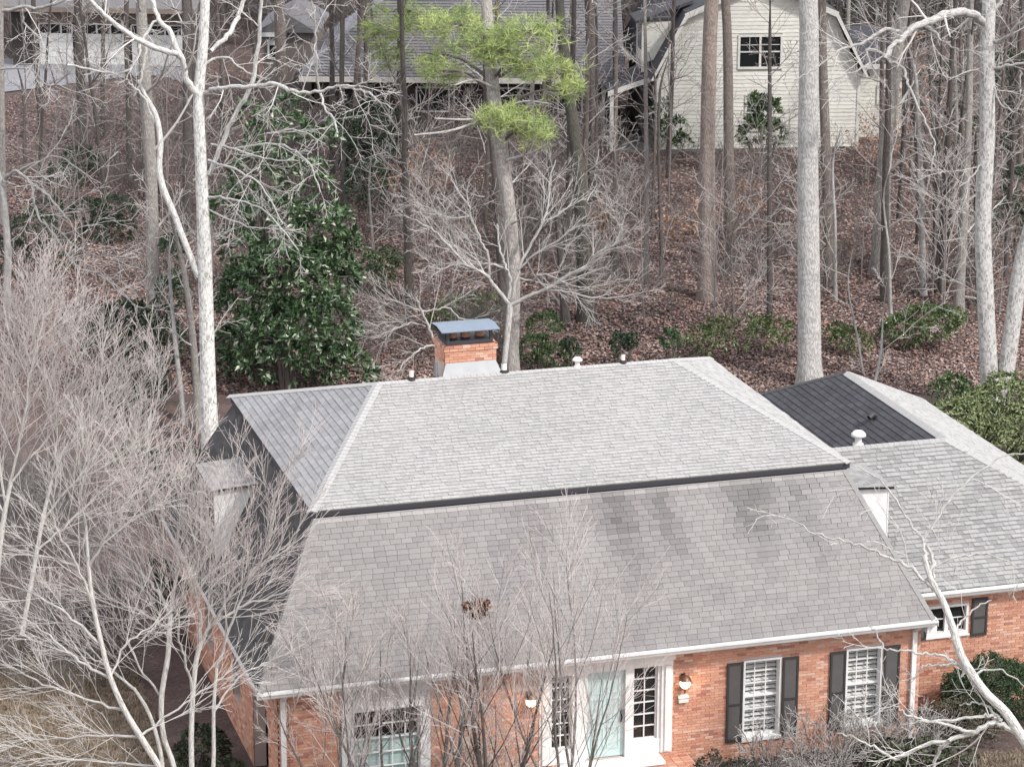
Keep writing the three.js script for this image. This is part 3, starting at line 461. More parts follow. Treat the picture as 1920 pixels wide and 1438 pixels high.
// ------------------------------------------------------------------ ground
{ // one sheet out to the horizon, fine where it is seen
  const xs = [], zs = []; for (let x = -420; x <= 460; x += (x > -40 && x < 90 ? 1.6 : 20)) xs.push(x); for (let z = 160; z >= -620; z -= (z < 12 && z > -130 ? 1.6 : 20)) zs.push(z);
  const mb = new MB(); const W = xs.length;
  for (const z of zs) for (const x of xs) { const e = 0.5, n = norm([ground(x - e, z) - ground(x + e, z), 2 * e, ground(x, z - e) - ground(x, z + e)]); mb.v([x, ground(x, z), z], n, x / 5, z / 5); }
  for (let j = 0; j < zs.length - 1; j++) for (let i = 0; i < W - 1; i++) { const a = j * W + i; mb.i.push(a, a + 1, a + W, a + 1, a + W + 1, a + W); }
  structure('ground', mb, S(0.56, 0.54, 0.54, 1, { map: T.litter, bumpMap: T.litter, bumpScale: 0.05 }));
}
function patch(name, outline, lift, mat, step = 1.5, sc = 4) { // a sheet that follows the ground inside an outline of [x, z]
  const x0 = Math.min(...outline.map((p) => p[0])), x1 = Math.max(...outline.map((p) => p[0])), z0 = Math.min(...outline.map((p) => p[1])), z1 = Math.max(...outline.map((p) => p[1]));
  const inside = (x, z) => { let c = false; for (let i = 0, j = outline.length - 1; i < outline.length; j = i++) { const [a, b] = outline[i], [d, e] = outline[j]; if ((b > z) !== (e > z) && x < (d - a) * (z - b) / (e - b) + a) c = !c; } return c; };
  const mb = new MB(), nx = Math.ceil((x1 - x0) / step), nz = Math.ceil((z1 - z0) / step), id = {};
  const V = (i, j) => id[i + '_' + j] ??= mb.v([x0 + i * step, ground(x0 + i * step, z0 + j * step) + lift, z0 + j * step], [0, 1, 0], (x0 + i * step) / sc, (z0 + j * step) / sc);
  for (let j = 0; j < nz; j++) for (let i = 0; i < nx; i++) if (inside(x0 + (i + 0.5) * step, z0 + (j + 0.5) * step)) { const a = V(i, j), b = V(i, j + 1), c = V(i + 1, j), d = V(i + 1, j + 1); mb.i.push(a, b, c, c, b, d); }
  return structure(name, mb, mat);
}
const lawnMat = S(0.58, 0.55, 0.54, 1, { map: T.lawn, bumpMap: T.lawn, bumpScale: 0.02 });
patch('lawn', [[-30, 30], [-30, -8], [-16, -13], [-6, -12.5], [-3.2, -8], [-2.6, 2], [0, 5], [13.2, 4.6], [14.6, 2.9], [18, 2.3], [45, 2], [45, 30]], 0.02, lawnMat, 0.25);
const driveMat = S(0.30, 0.30, 0.32, 0.95, { map: T.asphalt });
{ const A = onGround(-120, 172), B = onGround(0, 176), C = onGround(120, 160), D = onGround(300, 142), E = onGround(355, 158), F = onGround(365, 118), G = onGround(-150, 108);
  patch('driveway', [A, B, C, D, E, F, G].map((p) => [p[0], p[2]]), 0.05, driveMat, 0.3); }

// ------------------------------------------------------------------ houses behind
// a frame on the ground: local x to the right, y up, z towards the viewer
function frame(px, py, turn) { const o = onGround(px, py), c = Math.cos(turn), s = Math.sin(turn); return { o, turn, w: (x, y, z) => [o[0] + x * c + z * s, o[1] + y, o[2] - x * s + z * c] }; }
class LB extends MB { // builder in a frame
  constructor(f, col) { super(col); this.f = f; }
  v(p, n, u, w) { const f = this.f, q = f.w(p[0], p[1], p[2]), o = f.w(0, 0, 0), m = sub(f.w(n[0], n[1], n[2]), o); return super.v(q, m, u, w); }
}
const FACE = Math.atan2(EYE[0] - 31.6, EYE[2] + 62);
{ // cream gambrel house
  const f = frame(1420, 281, FACE + 0.16), B = () => new LB(f);
  const t = thing('cream_house', 'cream clapboard house with gambrel gable end, paired upstairs window and dark roof', 'house', f.o);
  const cream = [0, 1, 2].map((k) => S(0.71 + k * 0.03, 0.70 + k * 0.03, 0.635 + k * 0.028, 0.75, { map: T.soft })), roofM = S(0.05, 0.05, 0.06, 0.9, { map: T.grain }), trim = S(0.72, 0.71, 0.66, 0.7, { map: T.soft });
  const E = 3.5, BK = 6.2, PK = 7.7, hw = 4.6, hb = 3.35, D = 10;
  const half = (y) => (y < E ? hw : y < BK ? lerp(hw, hb, (y - E) / (BK - E)) : lerp(hb, 0.05, (y - BK) / (PK - BK)));
  const core = B(); const out = [[-hw, -0.6, 0], [hw, -0.6, 0], [hw, E, 0], [hb, BK, 0], [0, PK, 0], [-hb, BK, 0], [-hw, E, 0]]; core.prism(out.map((p) => [p[0] * 0.995, p[1] - 0.03, -0.03]), [0, 0, -D]);
  const wall = part('wall', core, cream[0], t); const R = rng(5);
  const holes = [[-0.98, 1.02, 3.74, 5.26], [-0.6, 0.35, 0.9, 2.55]];
  for (let y = 0.1; y < PK - 0.1; y += 0.175) {
    const h0 = half(y), h1 = half(y + 0.17); let free = [[-1, 1]];
    let segs = [[-Math.min(h0, 99), h0, -h1, h1]];
    for (const [a, b, p, q] of holes) if (y + 0.17 > p && y < q) segs = segs.flatMap(([l, r, lt, rt]) => (a > l && b < r ? [[l, a, lt, a], [b, r, b, rt]] : [[l, r, lt, rt]]));
    const mt = cream[Math.floor(R() * 3)];
    for (const [l, r, lt, rt] of segs) { const b = B(); b.quad([l, y, 0.022], [r, y, 0.022], [rt, y + 0.172, 0.004], [lt, y + 0.172, 0.004]); b.quad([l, y, -0.02], [r, y, -0.02], [r, y, 0.022], [l, y, 0.022]); part('clapboard', b, mt, wall); }
  }
  { const b = B(); b.box(-hw - 0.02, hw + 0.02, -0.7, 0.1, -0.02, 0.03); part('foundation', b, S(0.16, 0.17, 0.18, 0.9, { map: T.grain }), t); }
  const roof = B(); const th = 0.12;
  for (const s of [-1, 1]) { const o = [[s * (hw + 0.35), E - 0.15, 0.35], [s * hb, BK + 0.05, 0.35], [s * hb, BK + 0.05, -D - 0.3], [s * (hw + 0.35), E - 0.15, -D - 0.3]]; roof.prism(o, [s * 0.1, 0.06, 0]); const q = [[s * (hb + 0.1), BK + 0.02, 0.35], [0, PK + 0.09, 0.35], [0, PK + 0.09, -D - 0.3], [s * (hb + 0.1), BK + 0.02, -D - 0.3]]; roof.prism(q, [0, th, 0]); }
  const rf = part('roof', roof, roofM, t);
  for (const s of [-1, 1]) { const b = B(); b.prism([[s * (hw + 0.38), E - 0.18, 0.352], [s * (hw + 0.26), E - 0.18, 0.352], [s * (hb + 0.0), BK - 0.05, 0.352], [s * (hb + 0.1), BK + 0.1, 0.352]], [0, 0, 0.04]); b.prism([[s * (hb + 0.16), BK + 0.1, 0.353], [s * (hb + 0.05), BK - 0.12, 0.353], [0, PK - 0.1, 0.353], [0, PK + 0.14, 0.353]], [0, 0, 0.04]); part('rake_board', b, trim, rf); }
  for (const s of [-1, 1]) { const b = B(); b.box(s * hw - 0.07, s * hw + 0.07, -0.1, E - 0.2, -0.05, 0.045); part('corner_board', b, trim, t); }
  const win = (u0, u1, y0, y1, z, n) => { const b = B(); b.box(u0, u1, y1 - 0.1, y1, z, z + 0.06); b.box(u0, u1, y0, y0 + 0.1, z, z + 0.07); for (let k = 0; k <= n; k++) { const u = lerp(u0 + 0.05, u1 - 0.05, k / n); b.box(u - 0.05, u + 0.05, y0 + 0.1, y1 - 0.1, z, z + 0.06); } const w = part('window', b, trim, t);
    for (let k = 0; k < n; k++) { const a = lerp(u0 + 0.05, u1 - 0.05, k / n) + 0.052, c = lerp(u0 + 0.05, u1 - 0.05, (k + 1) / n) - 0.052, g = B(); g.box(a, c, y0 + 0.1, y1 - 0.1, z - 0.03, z - 0.01); part('pane', g, M.blackGlass, w); const m = B(), ym = (y0 + y1) / 2; m.box(a, c, ym - 0.03, ym + 0.03, z - 0.009, z + 0.03); m.box((a + c) / 2 - 0.012, (a + c) / 2 + 0.012, ym + 0.031, y1 - 0.1, z - 0.009, z + 0.02); m.box(a, c, ym + 0.3, ym + 0.325, z - 0.008, z + 0.018); part('muntin', m, M.offwhite, w); } };
  win(-1.0, 1.04, 3.72, 5.28, 0.0, 2); win(-0.62, 0.37, 0.88, 2.57, 0.0, 1);
  // dormer on the left slope
  { const d = B(), z0 = -0.9, z1 = -2.6, xf = -5.2, yt = 5.75, yb = 4.1, xi = -hb - 0.3; d.prism([[xi, yt, z0], [xf, yt, z0], [xf, yb - 0.2, z0], [-4.45, yb, z0]], [0, 0, z1 - z0]); const dm = part('dormer', d, cream[1], t);
    const tr = B(); for (const z of [z0, z1]) tr.box(xf - 0.05, xf + 0.16, yb - 0.6, yt, z - 0.05, z + 0.06); part('corner_board', tr, trim, dm); const r = B(); r.prism([[xf - 0.35, yt - 0.02, z0 + 0.25], [xf - 0.35, yt + 0.1, z0 + 0.25], [-3.0, yt + 1.0, z0 + 0.25], [-3.0, yt + 0.85, z0 + 0.25]], [0, 0, z1 - z0 - 0.5]); part('dormer_roof', r, roofM, dm); const w = B(); w.box(xf - 0.03, xf - 0.001, yb + 0.35, yt - 0.15, z1 + 0.3, z0 - 0.3); part('pane', w, M.blackGlass, dm); }
  // porch on the left
  { const p = B(); p.prism([[-6.75, 2.55, -0.6], [-6.75, 2.7, -0.6], [-4.65, 3.4, -0.6], [-4.65, 3.25, -0.6]], [0, 0, -3.4]); const po = part('porch', p, roofM, t); const fa = B(); fa.prism([[-6.8, 2.45, -0.56], [-6.8, 2.68, -0.56], [-4.62, 3.4, -0.56], [-4.62, 3.17, -0.56]], [0, 0, -0.04]); part('fascia', fa, trim, po);
    for (const [x, z] of [[-6.6, -0.75], [-6.6, -3.8]]) { const b = B(); b.box(x - 0.08, x + 0.08, -0.3, 2.56, z - 0.08, z + 0.08); part('post', b, trim, po); }
    const fl = B(); fl.box(-6.75, -4.65, -0.3, -0.05, -3.9, -0.6); part('floor', fl, S(0.2, 0.19, 0.18), po); const dr = B(); dr.box(-4.68, -4.62, 0, 2.1, -3.2, -1.2); part('door', dr, S(0.03, 0.06, 0.05, 0.3), po);
    for (const y of [0.45, 0.85]) { const r = B(); r.box(-7.9, -6.7, y - 0.3, y - 0.24, -0.75, -0.69); part('rail', r, trim, po); } for (let k = 0; k < 6; k++) { const r = B(); r.box(-7.9 + k * 0.22, -7.86 + k * 0.22, -0.3, 0.56, -0.74, -0.7); part('baluster', r, trim, po); } }
  // low right wing
  { const w = B(); w.box(4.62, 7.4, -0.6, 3.45, -7, -2.0); const ww = part('wing_wall', w, cream[0], t); for (let y = 0.1; y < 3.3; y += 0.175) { const b = B(); b.quad([4.65, y, -1.978], [7.42, y, -1.978], [7.42, y + 0.172, -1.996], [4.65, y + 0.172, -1.996]); b.quad([4.65, y, -2.02], [7.42, y, -2.02], [7.42, y, -1.978], [4.65, y, -1.978]); part('clapboard', b, cream[Math.floor(R() * 3)], ww); }
    const r = B(); r.prism([[4.55, 3.45, -1.7], [4.55, 3.58, -1.7], [4.55, 4.9, -4.5], [4.55, 4.77, -4.5]], [3.0, 0, 0]); part('wing_roof', r, roofM, t); const fa = B(); fa.box(4.6, 7.6, 3.36, 3.56, -1.69, -1.64); part('fascia', fa, trim, t); win(5.9, 6.8, 1.65, 2.55, -1.98, 1); }
}
{ // long low house with the grey roof
  const f = frame(868, 246, FACE + 0.03), B = () => new LB(f);
  const t = thing('grey_roof_house', 'long low house under a wide grey hip roof with pale fascia behind the pine', 'house', f.o);
  const E = 2.55, L = 6.95, D = 12, ov = 0.6, rise = 3.6;
  const w = B(); w.box(-L, L, -0.6, E, -D, 0); part('wall', w, S(0.05, 0.035, 0.03, 0.9, { map: T.grain }), t);
  for (const [a, b] of [[-5.6, -4.2], [-2.2, -0.6], [1.4, 3.2], [4.4, 5.6]]) { const q = B(); q.box(a, b, 0.9, 2.1, 0.001, 0.05); const wn = part('window', q, M.offwhite, t); const g = B(); g.box(a + 0.08, b - 0.08, 0.98, 2.02, 0.051, 0.055); part('pane', g, M.blackGlass, wn); }
  const roofM = S(0.16, 0.155, 0.165, 0.95, { map: T.soft }), roofL = S(0.21, 0.21, 0.24, 0.9, { map: T.soft }), x0 = -L - ov, x1 = L + ov, z0 = ov, z1 = -D - ov, zm = (z0 + z1) / 2, hp = 4.6;
  const r = B(); const F = [[x0, E, z0], [x1, E, z0], [x1 - 0.3, E + rise, zm], [x0 + hp, E + rise, zm]]; r.prism(F, [0, 0.1, 0]); r.prism([[x1, E, z1], [x0, E, z1], [x0 + hp, E + rise, zm], [x1 - 0.3, E + rise, zm]], [0, 0.1, 0]); const rf = part('roof', r, roofM, t);
  const l = B(); l.prism([[x0, E, z1], [x0, E, z0], [x0 + hp, E + rise, zm]], [0, 0.1, 0]); part('roof_end', l, roofL, t);
  const c = new LB(f, true), R = rng(9); // course lines of the shingles
  for (let k = 0; k < 34; k++) { const t0 = k / 34, t1 = (k + 0.98) / 34, q = 0.145 + R() * 0.03; c.k = [q, q * 0.97, q * 1.04]; const A = mix3(F[0], F[3], t0), Bq = mix3(F[1], F[2], t0), C = mix3(F[1], F[2], t1), Dq = mix3(F[0], F[3], t1); const up = (p, h) => [p[0], p[1] + h, p[2]]; c.quad(up(A, 0.14), up(Bq, 0.14), up(C, 0.105), up(Dq, 0.105)); }
  for (let k = 0; k < 22; k++) { const t0 = k / 22, t1 = (k + 0.9) / 22, q = 0.17 + R() * 0.09; c.k = [q, q, q * 1.14]; const P0 = [x0, E, z1], P1 = [x0, E, z0], P2 = [x0 + hp, E + rise, zm], up = (p, h) => [p[0], p[1] + h, p[2]]; c.quad(up(mix3(P0, P2, t0), 0.15), up(mix3(P1, P2, t0), 0.15), up(mix3(P1, P2, t1), 0.105), up(mix3(P0, P2, t1), 0.105)); }
  part('shingle_course', c, M.vcol, rf, 'stuff');
  const fa = B(); fa.box(x0, x1, E - 0.17, E + 0.08, z0 + 0.002, z0 + 0.05); fa.box(x0 - 0.05, x0 - 0.002, E - 0.17, E + 0.08, z1, z0); part('fascia', fa, S(0.62, 0.60, 0.54, 0.7, { map: T.soft }), t); const so = B(); so.box(x0, x1, E - 0.06, E - 0.01, z1, z0 - 0.01); part('soffit', so, S(0.2, 0.19, 0.17), t);
  { const g = B(); g.box(-9.9, -7.6, -0.6, 3.9, -11, -5); const a = part('side_wing', g, S(0.16, 0.14, 0.13, 0.9), t); const q = B(); q.prism([[-10.3, 3.8, -4.7], [-8.7, 4.7, -4.7], [-7.2, 3.8, -4.7]], [0, 0, -6]); part('gable_roof', q, roofM, a); const w2 = B(); w2.box(-9.7, -9.0, 2.5, 3.4, -4.999, -4.93); part('window', w2, M.white, a); const p2 = B(); p2.box(-9.6, -9.1, 2.58, 3.15, -4.929, -4.92); part('pane', p2, M.blackGlass, a); const fb = B(); fb.box(-10.1, -9.0, 3.6, 3.8, -4.69, -4.64); part('fascia', fb, M.white, a); }
}
{ // garage range far left
  const f = frame(205, 122, FACE - 0.03), B = () => new LB(f), px = 5295.9 / depthOf(f.o), u = (x) => (x - 205) / px;
  const t = thing('garage_building', 'low building with three white garage doors beyond the far driveway', 'garage', f.o);
  const wl = S(0.05, 0.042, 0.04, 0.9, { map: T.grain }); const w = B(); w.box(u(20), u(362), -0.5, 3.1, -7, 0); part('wall', w, wl, t);
  for (const [a, b, tone] of [[73, 136, 0.82], [157, 235, 0.74], [249, 345, 0.66]]) {
    const d = B(); d.box(u(a), u(b), 0.02, 1.62, 0.002, 0.07); const dr = part('garage_door', d, S(tone, tone, tone * 0.97, 0.6, { map: T.soft }), t);
    const g = B(); g.box(u(a), u(b), 1.63, 2.1, 0.002, 0.05); part('pane', g, M.blackGlass, dr); const m = B(); for (let k = 0; k <= 3; k++) { const x = lerp(u(a), u(b), k / 3); m.box(x - 0.04, x + 0.04, 1.63, 2.12, 0.051, 0.09); } m.box(u(a), u(b), 2.1, 2.17, 0.051, 0.09); part('frame', m, M.offwhite, dr);
    for (let k = 1; k < 4; k++) { const s = B(); s.box(u(a) + 0.02, u(b) - 0.02, k * 0.4, k * 0.4 + 0.02, 0.071, 0.078); part('panel_seam', s, M.offwhite, dr); }
  }
  const be = B(); be.box(u(60), u(356), 2.2, 2.75, 0.002, 0.2); part('beam', be, S(0.19, 0.15, 0.125, 0.8, { map: T.furrow }), t);
  const r = B(); r.prism([[u(0), 3.0, 0.9], [u(380), 3.0, 0.9], [u(380), 5.2, -3.6], [u(0), 5.2, -3.6]], [0, 0.12, 0]); r.prism([[u(0), 5.2, -3.6], [u(380), 5.2, -3.6], [u(380), 3.0, -8], [u(0), 3.0, -8]], [0, 0.12, 0]); part('roof', r, S(0.17, 0.165, 0.17, 0.95, { map: T.soft }), t);
  const fa = B(); fa.box(u(0), u(380), 2.86, 3.1, 0.902, 0.95); part('fascia', fa, S(0.22, 0.18, 0.15), t);
}
{ // pale building at the very top
  const f = frame(1035, 42, FACE), B = () => new LB(f); const t = thing('pale_outbuilding', 'pale far building at the top edge with two white horizontal boards', 'building', f.o);
  const w = B(); w.box(-2.6, 2.9, -0.5, 3.2, -6, 0); part('wall', w, S(0.17, 0.16, 0.155, 0.9, { map: T.grain }), t); for (const y of [0.35, 1.85]) { const b = B(); b.box(-2.6, 2.9, y, y + 0.3, 0.002, 0.08); part('board', b, S(0.6, 0.58, 0.52, 0.8), t); } const p = B(); p.box(1.7, 2.88, 0.66, 1.84, 0.002, 0.06); part('panel', p, S(0.62, 0.6, 0.55, 0.8), t); const r = B(); r.prism([[-3, 3.2, 0.5], [3.3, 3.2, 0.5], [3.3, 4.6, -3], [-3, 4.6, -3]], [0, 0.1, 0]); part('roof', r, S(0.1, 0.1, 0.105), t);
}

// ------------------------------------------------------------------ trees
const barkM = {
  pale: bark(0.47, 0.455, 0.435, 'furrow', 0.02), whiteGrey: bark(0.47, 0.455, 0.44, 'lichen', 0.015), white: bark(0.65, 0.635, 0.61, 'lichen', 0.015), grey: bark(0.34, 0.315, 0.29), brown: bark(0.21, 0.175, 0.155), dark: bark(0.125, 0.108, 0.098), red: bark(0.30, 0.245, 0.215), ivy: bark(0.09, 0.085, 0.07),
  twigPale: S(0.55, 0.53, 0.505, 0.9), twigGrey: S(0.40, 0.38, 0.36, 0.9), twigRed: S(0.44, 0.385, 0.37, 0.9), twigVeil: S(0.50, 0.475, 0.45, 0.9), twigBrown: S(0.23, 0.20, 0.19, 0.9), twigDark: S(0.13, 0.11, 0.10, 0.9), fork: bark(0.50, 0.48, 0.46, 'lichen', 0.01), crape: bark(0.54, 0.515, 0.49, 'lichen', 0.01),
};
const rv = (R) => { const z = R() * 2 - 1, a = R() * 6.2832, s = Math.sqrt(1 - z * z); return [s * Math.cos(a), z, s * Math.sin(a)]; };
function around(d, ang, az) { const r = Math.abs(d[1]) > 0.9 ? [1, 0, 0] : [0, 1, 0], a = norm(cross(d, r)), b = cross(d, a); return norm(add(mul(d, Math.cos(ang)), mul(add(mul(a, Math.cos(az)), mul(b, Math.sin(az))), Math.sin(ang)))); }
// a branch and everything that grows from it; L lists the orders of branching, out[i] takes the geometry of order i
function grow(out, p, d, len, r, lv, L, R) {
  const o = L[lv], n = Math.max(2, Math.round(len / o.seg)), st = len / n, last = lv === L.length - 1, tip = last ? L.tip : Math.max(L.tip, r * (o.taper ?? 0.35));
  const pts = [p], rad = [r], dirs = [d]; let q = p, dd = d;
  for (let i = 1; i <= n; i++) { const w = rv(R); dd = norm([dd[0] + w[0] * o.wig, dd[1] + w[1] * o.wig + (o.up || 0), dd[2] + w[2] * o.wig]); q = add(q, mul(dd, st)); pts.push(q); rad.push(lerp(r, tip, i / n)); dirs.push(dd); }
  out[Math.min(lv, out.length - 1)].tube(pts, rad, o.sides || (r > 0.03 ? 7 : r > 0.012 ? 4 : 3));
  if (!last) sprout(out, pts, rad, dirs, len, lv, L, R);
  return pts;
}
function sprout(out, pts, rad, dirs, len, lv, L, R, kMul = 1) {
  const N = L[lv + 1], n = pts.length - 1, k = Math.max(1, Math.round(N.n * kMul * (0.75 + 0.5 * R()) * (N.per ? len * N.per : 1))); let az = R() * 6.28;
  for (let c = 0; c < k; c++) {
    const t = N.t0 + (1 - N.t0) * (c + R()) / k, f = Math.min(n - 0.001, t * n), i = Math.floor(f), q = mix3(pts[i], pts[i + 1], f - i), rr = lerp(rad[i], rad[i + 1], f - i); az += 2.4 + (R() - 0.5);
    let dir = around(dirs[i + 1], (N.ang || 0.75) * (0.65 + 0.7 * R()), az); if (N.flat) dir = norm([dir[0], dir[1] * (1 - N.flat), dir[2]]);
    grow(out, q, dir, (N.len ? N.len : len * N.lr) * (1.08 - 0.55 * t) * (0.65 + 0.7 * R()), Math.max(L.tip, Math.min(rr * 0.85, rr * N.rr)), lv + 1, L, R);
  }
}
function smooth(p3, rad, sub_ = 4) { // rounded path through points
  const c = new THREE.CatmullRomCurve3(p3.map((p) => new THREE.Vector3(...p)), false, 'centripetal'), n = (p3.length - 1) * sub_, P = [], Rr = [], D = [];
  for (let k = 0; k <= n; k++) { const t = k / n, f = Math.min(p3.length - 1.001, t * (p3.length - 1)), i = Math.floor(f); P.push(c.getPoint(t).toArray()); Rr.push(lerp(rad[i], rad[i + 1], f - i)); }
  for (let k = 0; k <= n; k++) D.push(norm(sub(P[Math.min(n, k + 1)], P[Math.max(0, k - 1)])));
  return [P, Rr, D];
}
const TW = (tip, sub_) => Object.assign(sub_, { tip });
const SIDE = TW(0.011, [{ seg: 0.5, wig: 0.12 }, { n: 1, per: 1.4, t0: 0.1, lr: 0.5, ang: 0.9, rr: 0.4, seg: 0.4, wig: 0.22, up: 0.03, taper: 0.3 }, { n: 6, t0: 0.2, lr: 0.45, ang: 0.8, rr: 0.5, seg: 0.3, wig: 0.28, up: 0.02 }, { n: 3, t0: 0.25, lr: 0.5, ang: 0.7, rr: 0.6, seg: 0.25, wig: 0.3 }]);
// limb that follows points [x, y, width] seen in the photograph, from depth d0 to d1
function limb3(px, d0, d1) { const n = px.length - 1, p = px.map(([x, y], i) => at(x, y, lerp(d0, d1, i / n))), r = px.map(([, , w], i) => w / 2 * lerp(d0, d1, i / n) / FP); return [p, r]; }
// trunk of a woodland tree, from its top to its foot on the ground
function woodTree(name, label, px, mat, o = {}) {
  const R = rng(o.seed ?? (Math.round(px[0][0] * 7 + px[px.length - 1][1]))), foot = o.foot ? o.foot : onGround(px[px.length - 1][0], px[px.length - 1][1]), d = depthOf(foot);
  const t = thing(name, label, 'tree', [foot[0], ground(foot[0], foot[2]), foot[2]], o.group);
  let P = px.slice().reverse().map(([x, y]) => at(x, y, d)), Rr = px.slice().reverse().map(([, , w]) => w / 2 * d / FP);
  P.forEach((p, i) => { if (i) { p[0] += (R() - 0.5) * Rr[i] * 0.6; p[2] += (R() - 0.5) * 0.4; } });
  const top = P[P.length - 1], open = px[0][1] <= 40;
  P.unshift(add(P[0], [0, -0.5, 0])); Rr.unshift(Rr[0] * 1.5); Rr[1] *= 1.25; P.splice(2, 0, mix3(P[1], P[2], Math.min(0.3, 0.8 / (P[2][1] - P[1][1] + 0.01)))); Rr.splice(2, 0, lerp(Rr[1] / 1.25, Rr[2], 0.2));
  if (open) { const dir = norm(sub(top, P[P.length - 2])); P.push(add(top, add(mul(dir, 3.5), [R() - 0.5, 0, R() - 0.5])), add(top, add(mul(dir, 8), [R() * 2 - 1, 0, R() * 2 - 1]))); Rr.push(Rr[Rr.length - 1] * 0.8, Rr[Rr.length - 1] * 0.3); P[P.length - 1] = add(P[P.length - 1], [0, 4, 0]); }
  else { P.push(add(top, [R() - 0.5, 1.2, R() - 0.5])); Rr.push(0.012); }
  const [Q, q, D] = smooth(P, Rr, 5); const tr = new MB(); tr.tube(Q, q, Rr[1] > 0.12 ? 12 : 7, Rr[1] > 0.12 ? 1 : 0.5); part('trunk', tr, mat, t);
  const big = new MB(), tw = new MB(), n = o.limbs ?? 4;
  const L = TW(o.tip ?? 0.009, [{ seg: 1, wig: 0 }, { seg: 0.5, wig: 0.2, up: 0.04, taper: 0.25 }, { n: 6, t0: 0.2, lr: 0.42, ang: 0.8, rr: 0.5, seg: 0.4, wig: 0.25, up: 0.03 }, { n: 4, t0: 0.2, lr: 0.45, ang: 0.7, rr: 0.6, seg: 0.3, wig: 0.3 }]);
  for (let k = 0; k < n; k++) { const f = lerp(o.low ?? 0.3, 0.98, (k + R()) / n), i = Math.floor(f * (Q.length - 1)), az = R() * 6.28, a = 0.9 + R() * 0.4; const dir = norm([Math.cos(az) * Math.sin(a), Math.cos(a) + 0.15, Math.sin(az) * Math.sin(a)]); grow([big, big, tw, tw], Q[i], dir, (o.reach ?? 2.2) * (0.5 + R()), Math.max(0.014, q[i] * 0.28), 1, L, R); }
  if (open && Rr[2] > 0.06 && o.shade !== 0) { const C = TW(0.02, [{ seg: 1, wig: 0 }, { seg: 0.8, wig: 0.14, up: 0.06, taper: 0.3 }, { n: 8, t0: 0.2, lr: 0.42, ang: 0.75, rr: 0.5, seg: 0.6, wig: 0.2, up: 0.04 }, { n: 6, t0: 0.15, lr: 0.5, ang: 0.7, rr: 0.6, seg: 0.5, wig: 0.22 }]); const z = Q[Q.length - 1], y = Math.max(top[1] + 2.5, 11); for (let k = 0; k < 7; k++) { const az = R() * 6.28, a = 0.5 + R() * 0.7, hgt = lerp(y, z[1], k / 7), i = Q.findIndex((p) => p[1] > hgt - 0.5); if (i < 0) continue; grow([big, big, tw, tw], Q[i], norm([Math.cos(az) * Math.sin(a), Math.cos(a) + 0.2, Math.sin(az) * Math.sin(a)]), 4.5 + R() * 2.5, Math.max(0.03, q[i] * 0.5), 1, C, R); } }
  if (!big.empty) { const c = part('crown', big, o.twig || barkM.twigGrey, t); if (!tw.empty) part('twig', tw, o.twig || barkM.twigGrey, c, 'stuff'); }
  return { t, Q, q, d, foot };
}
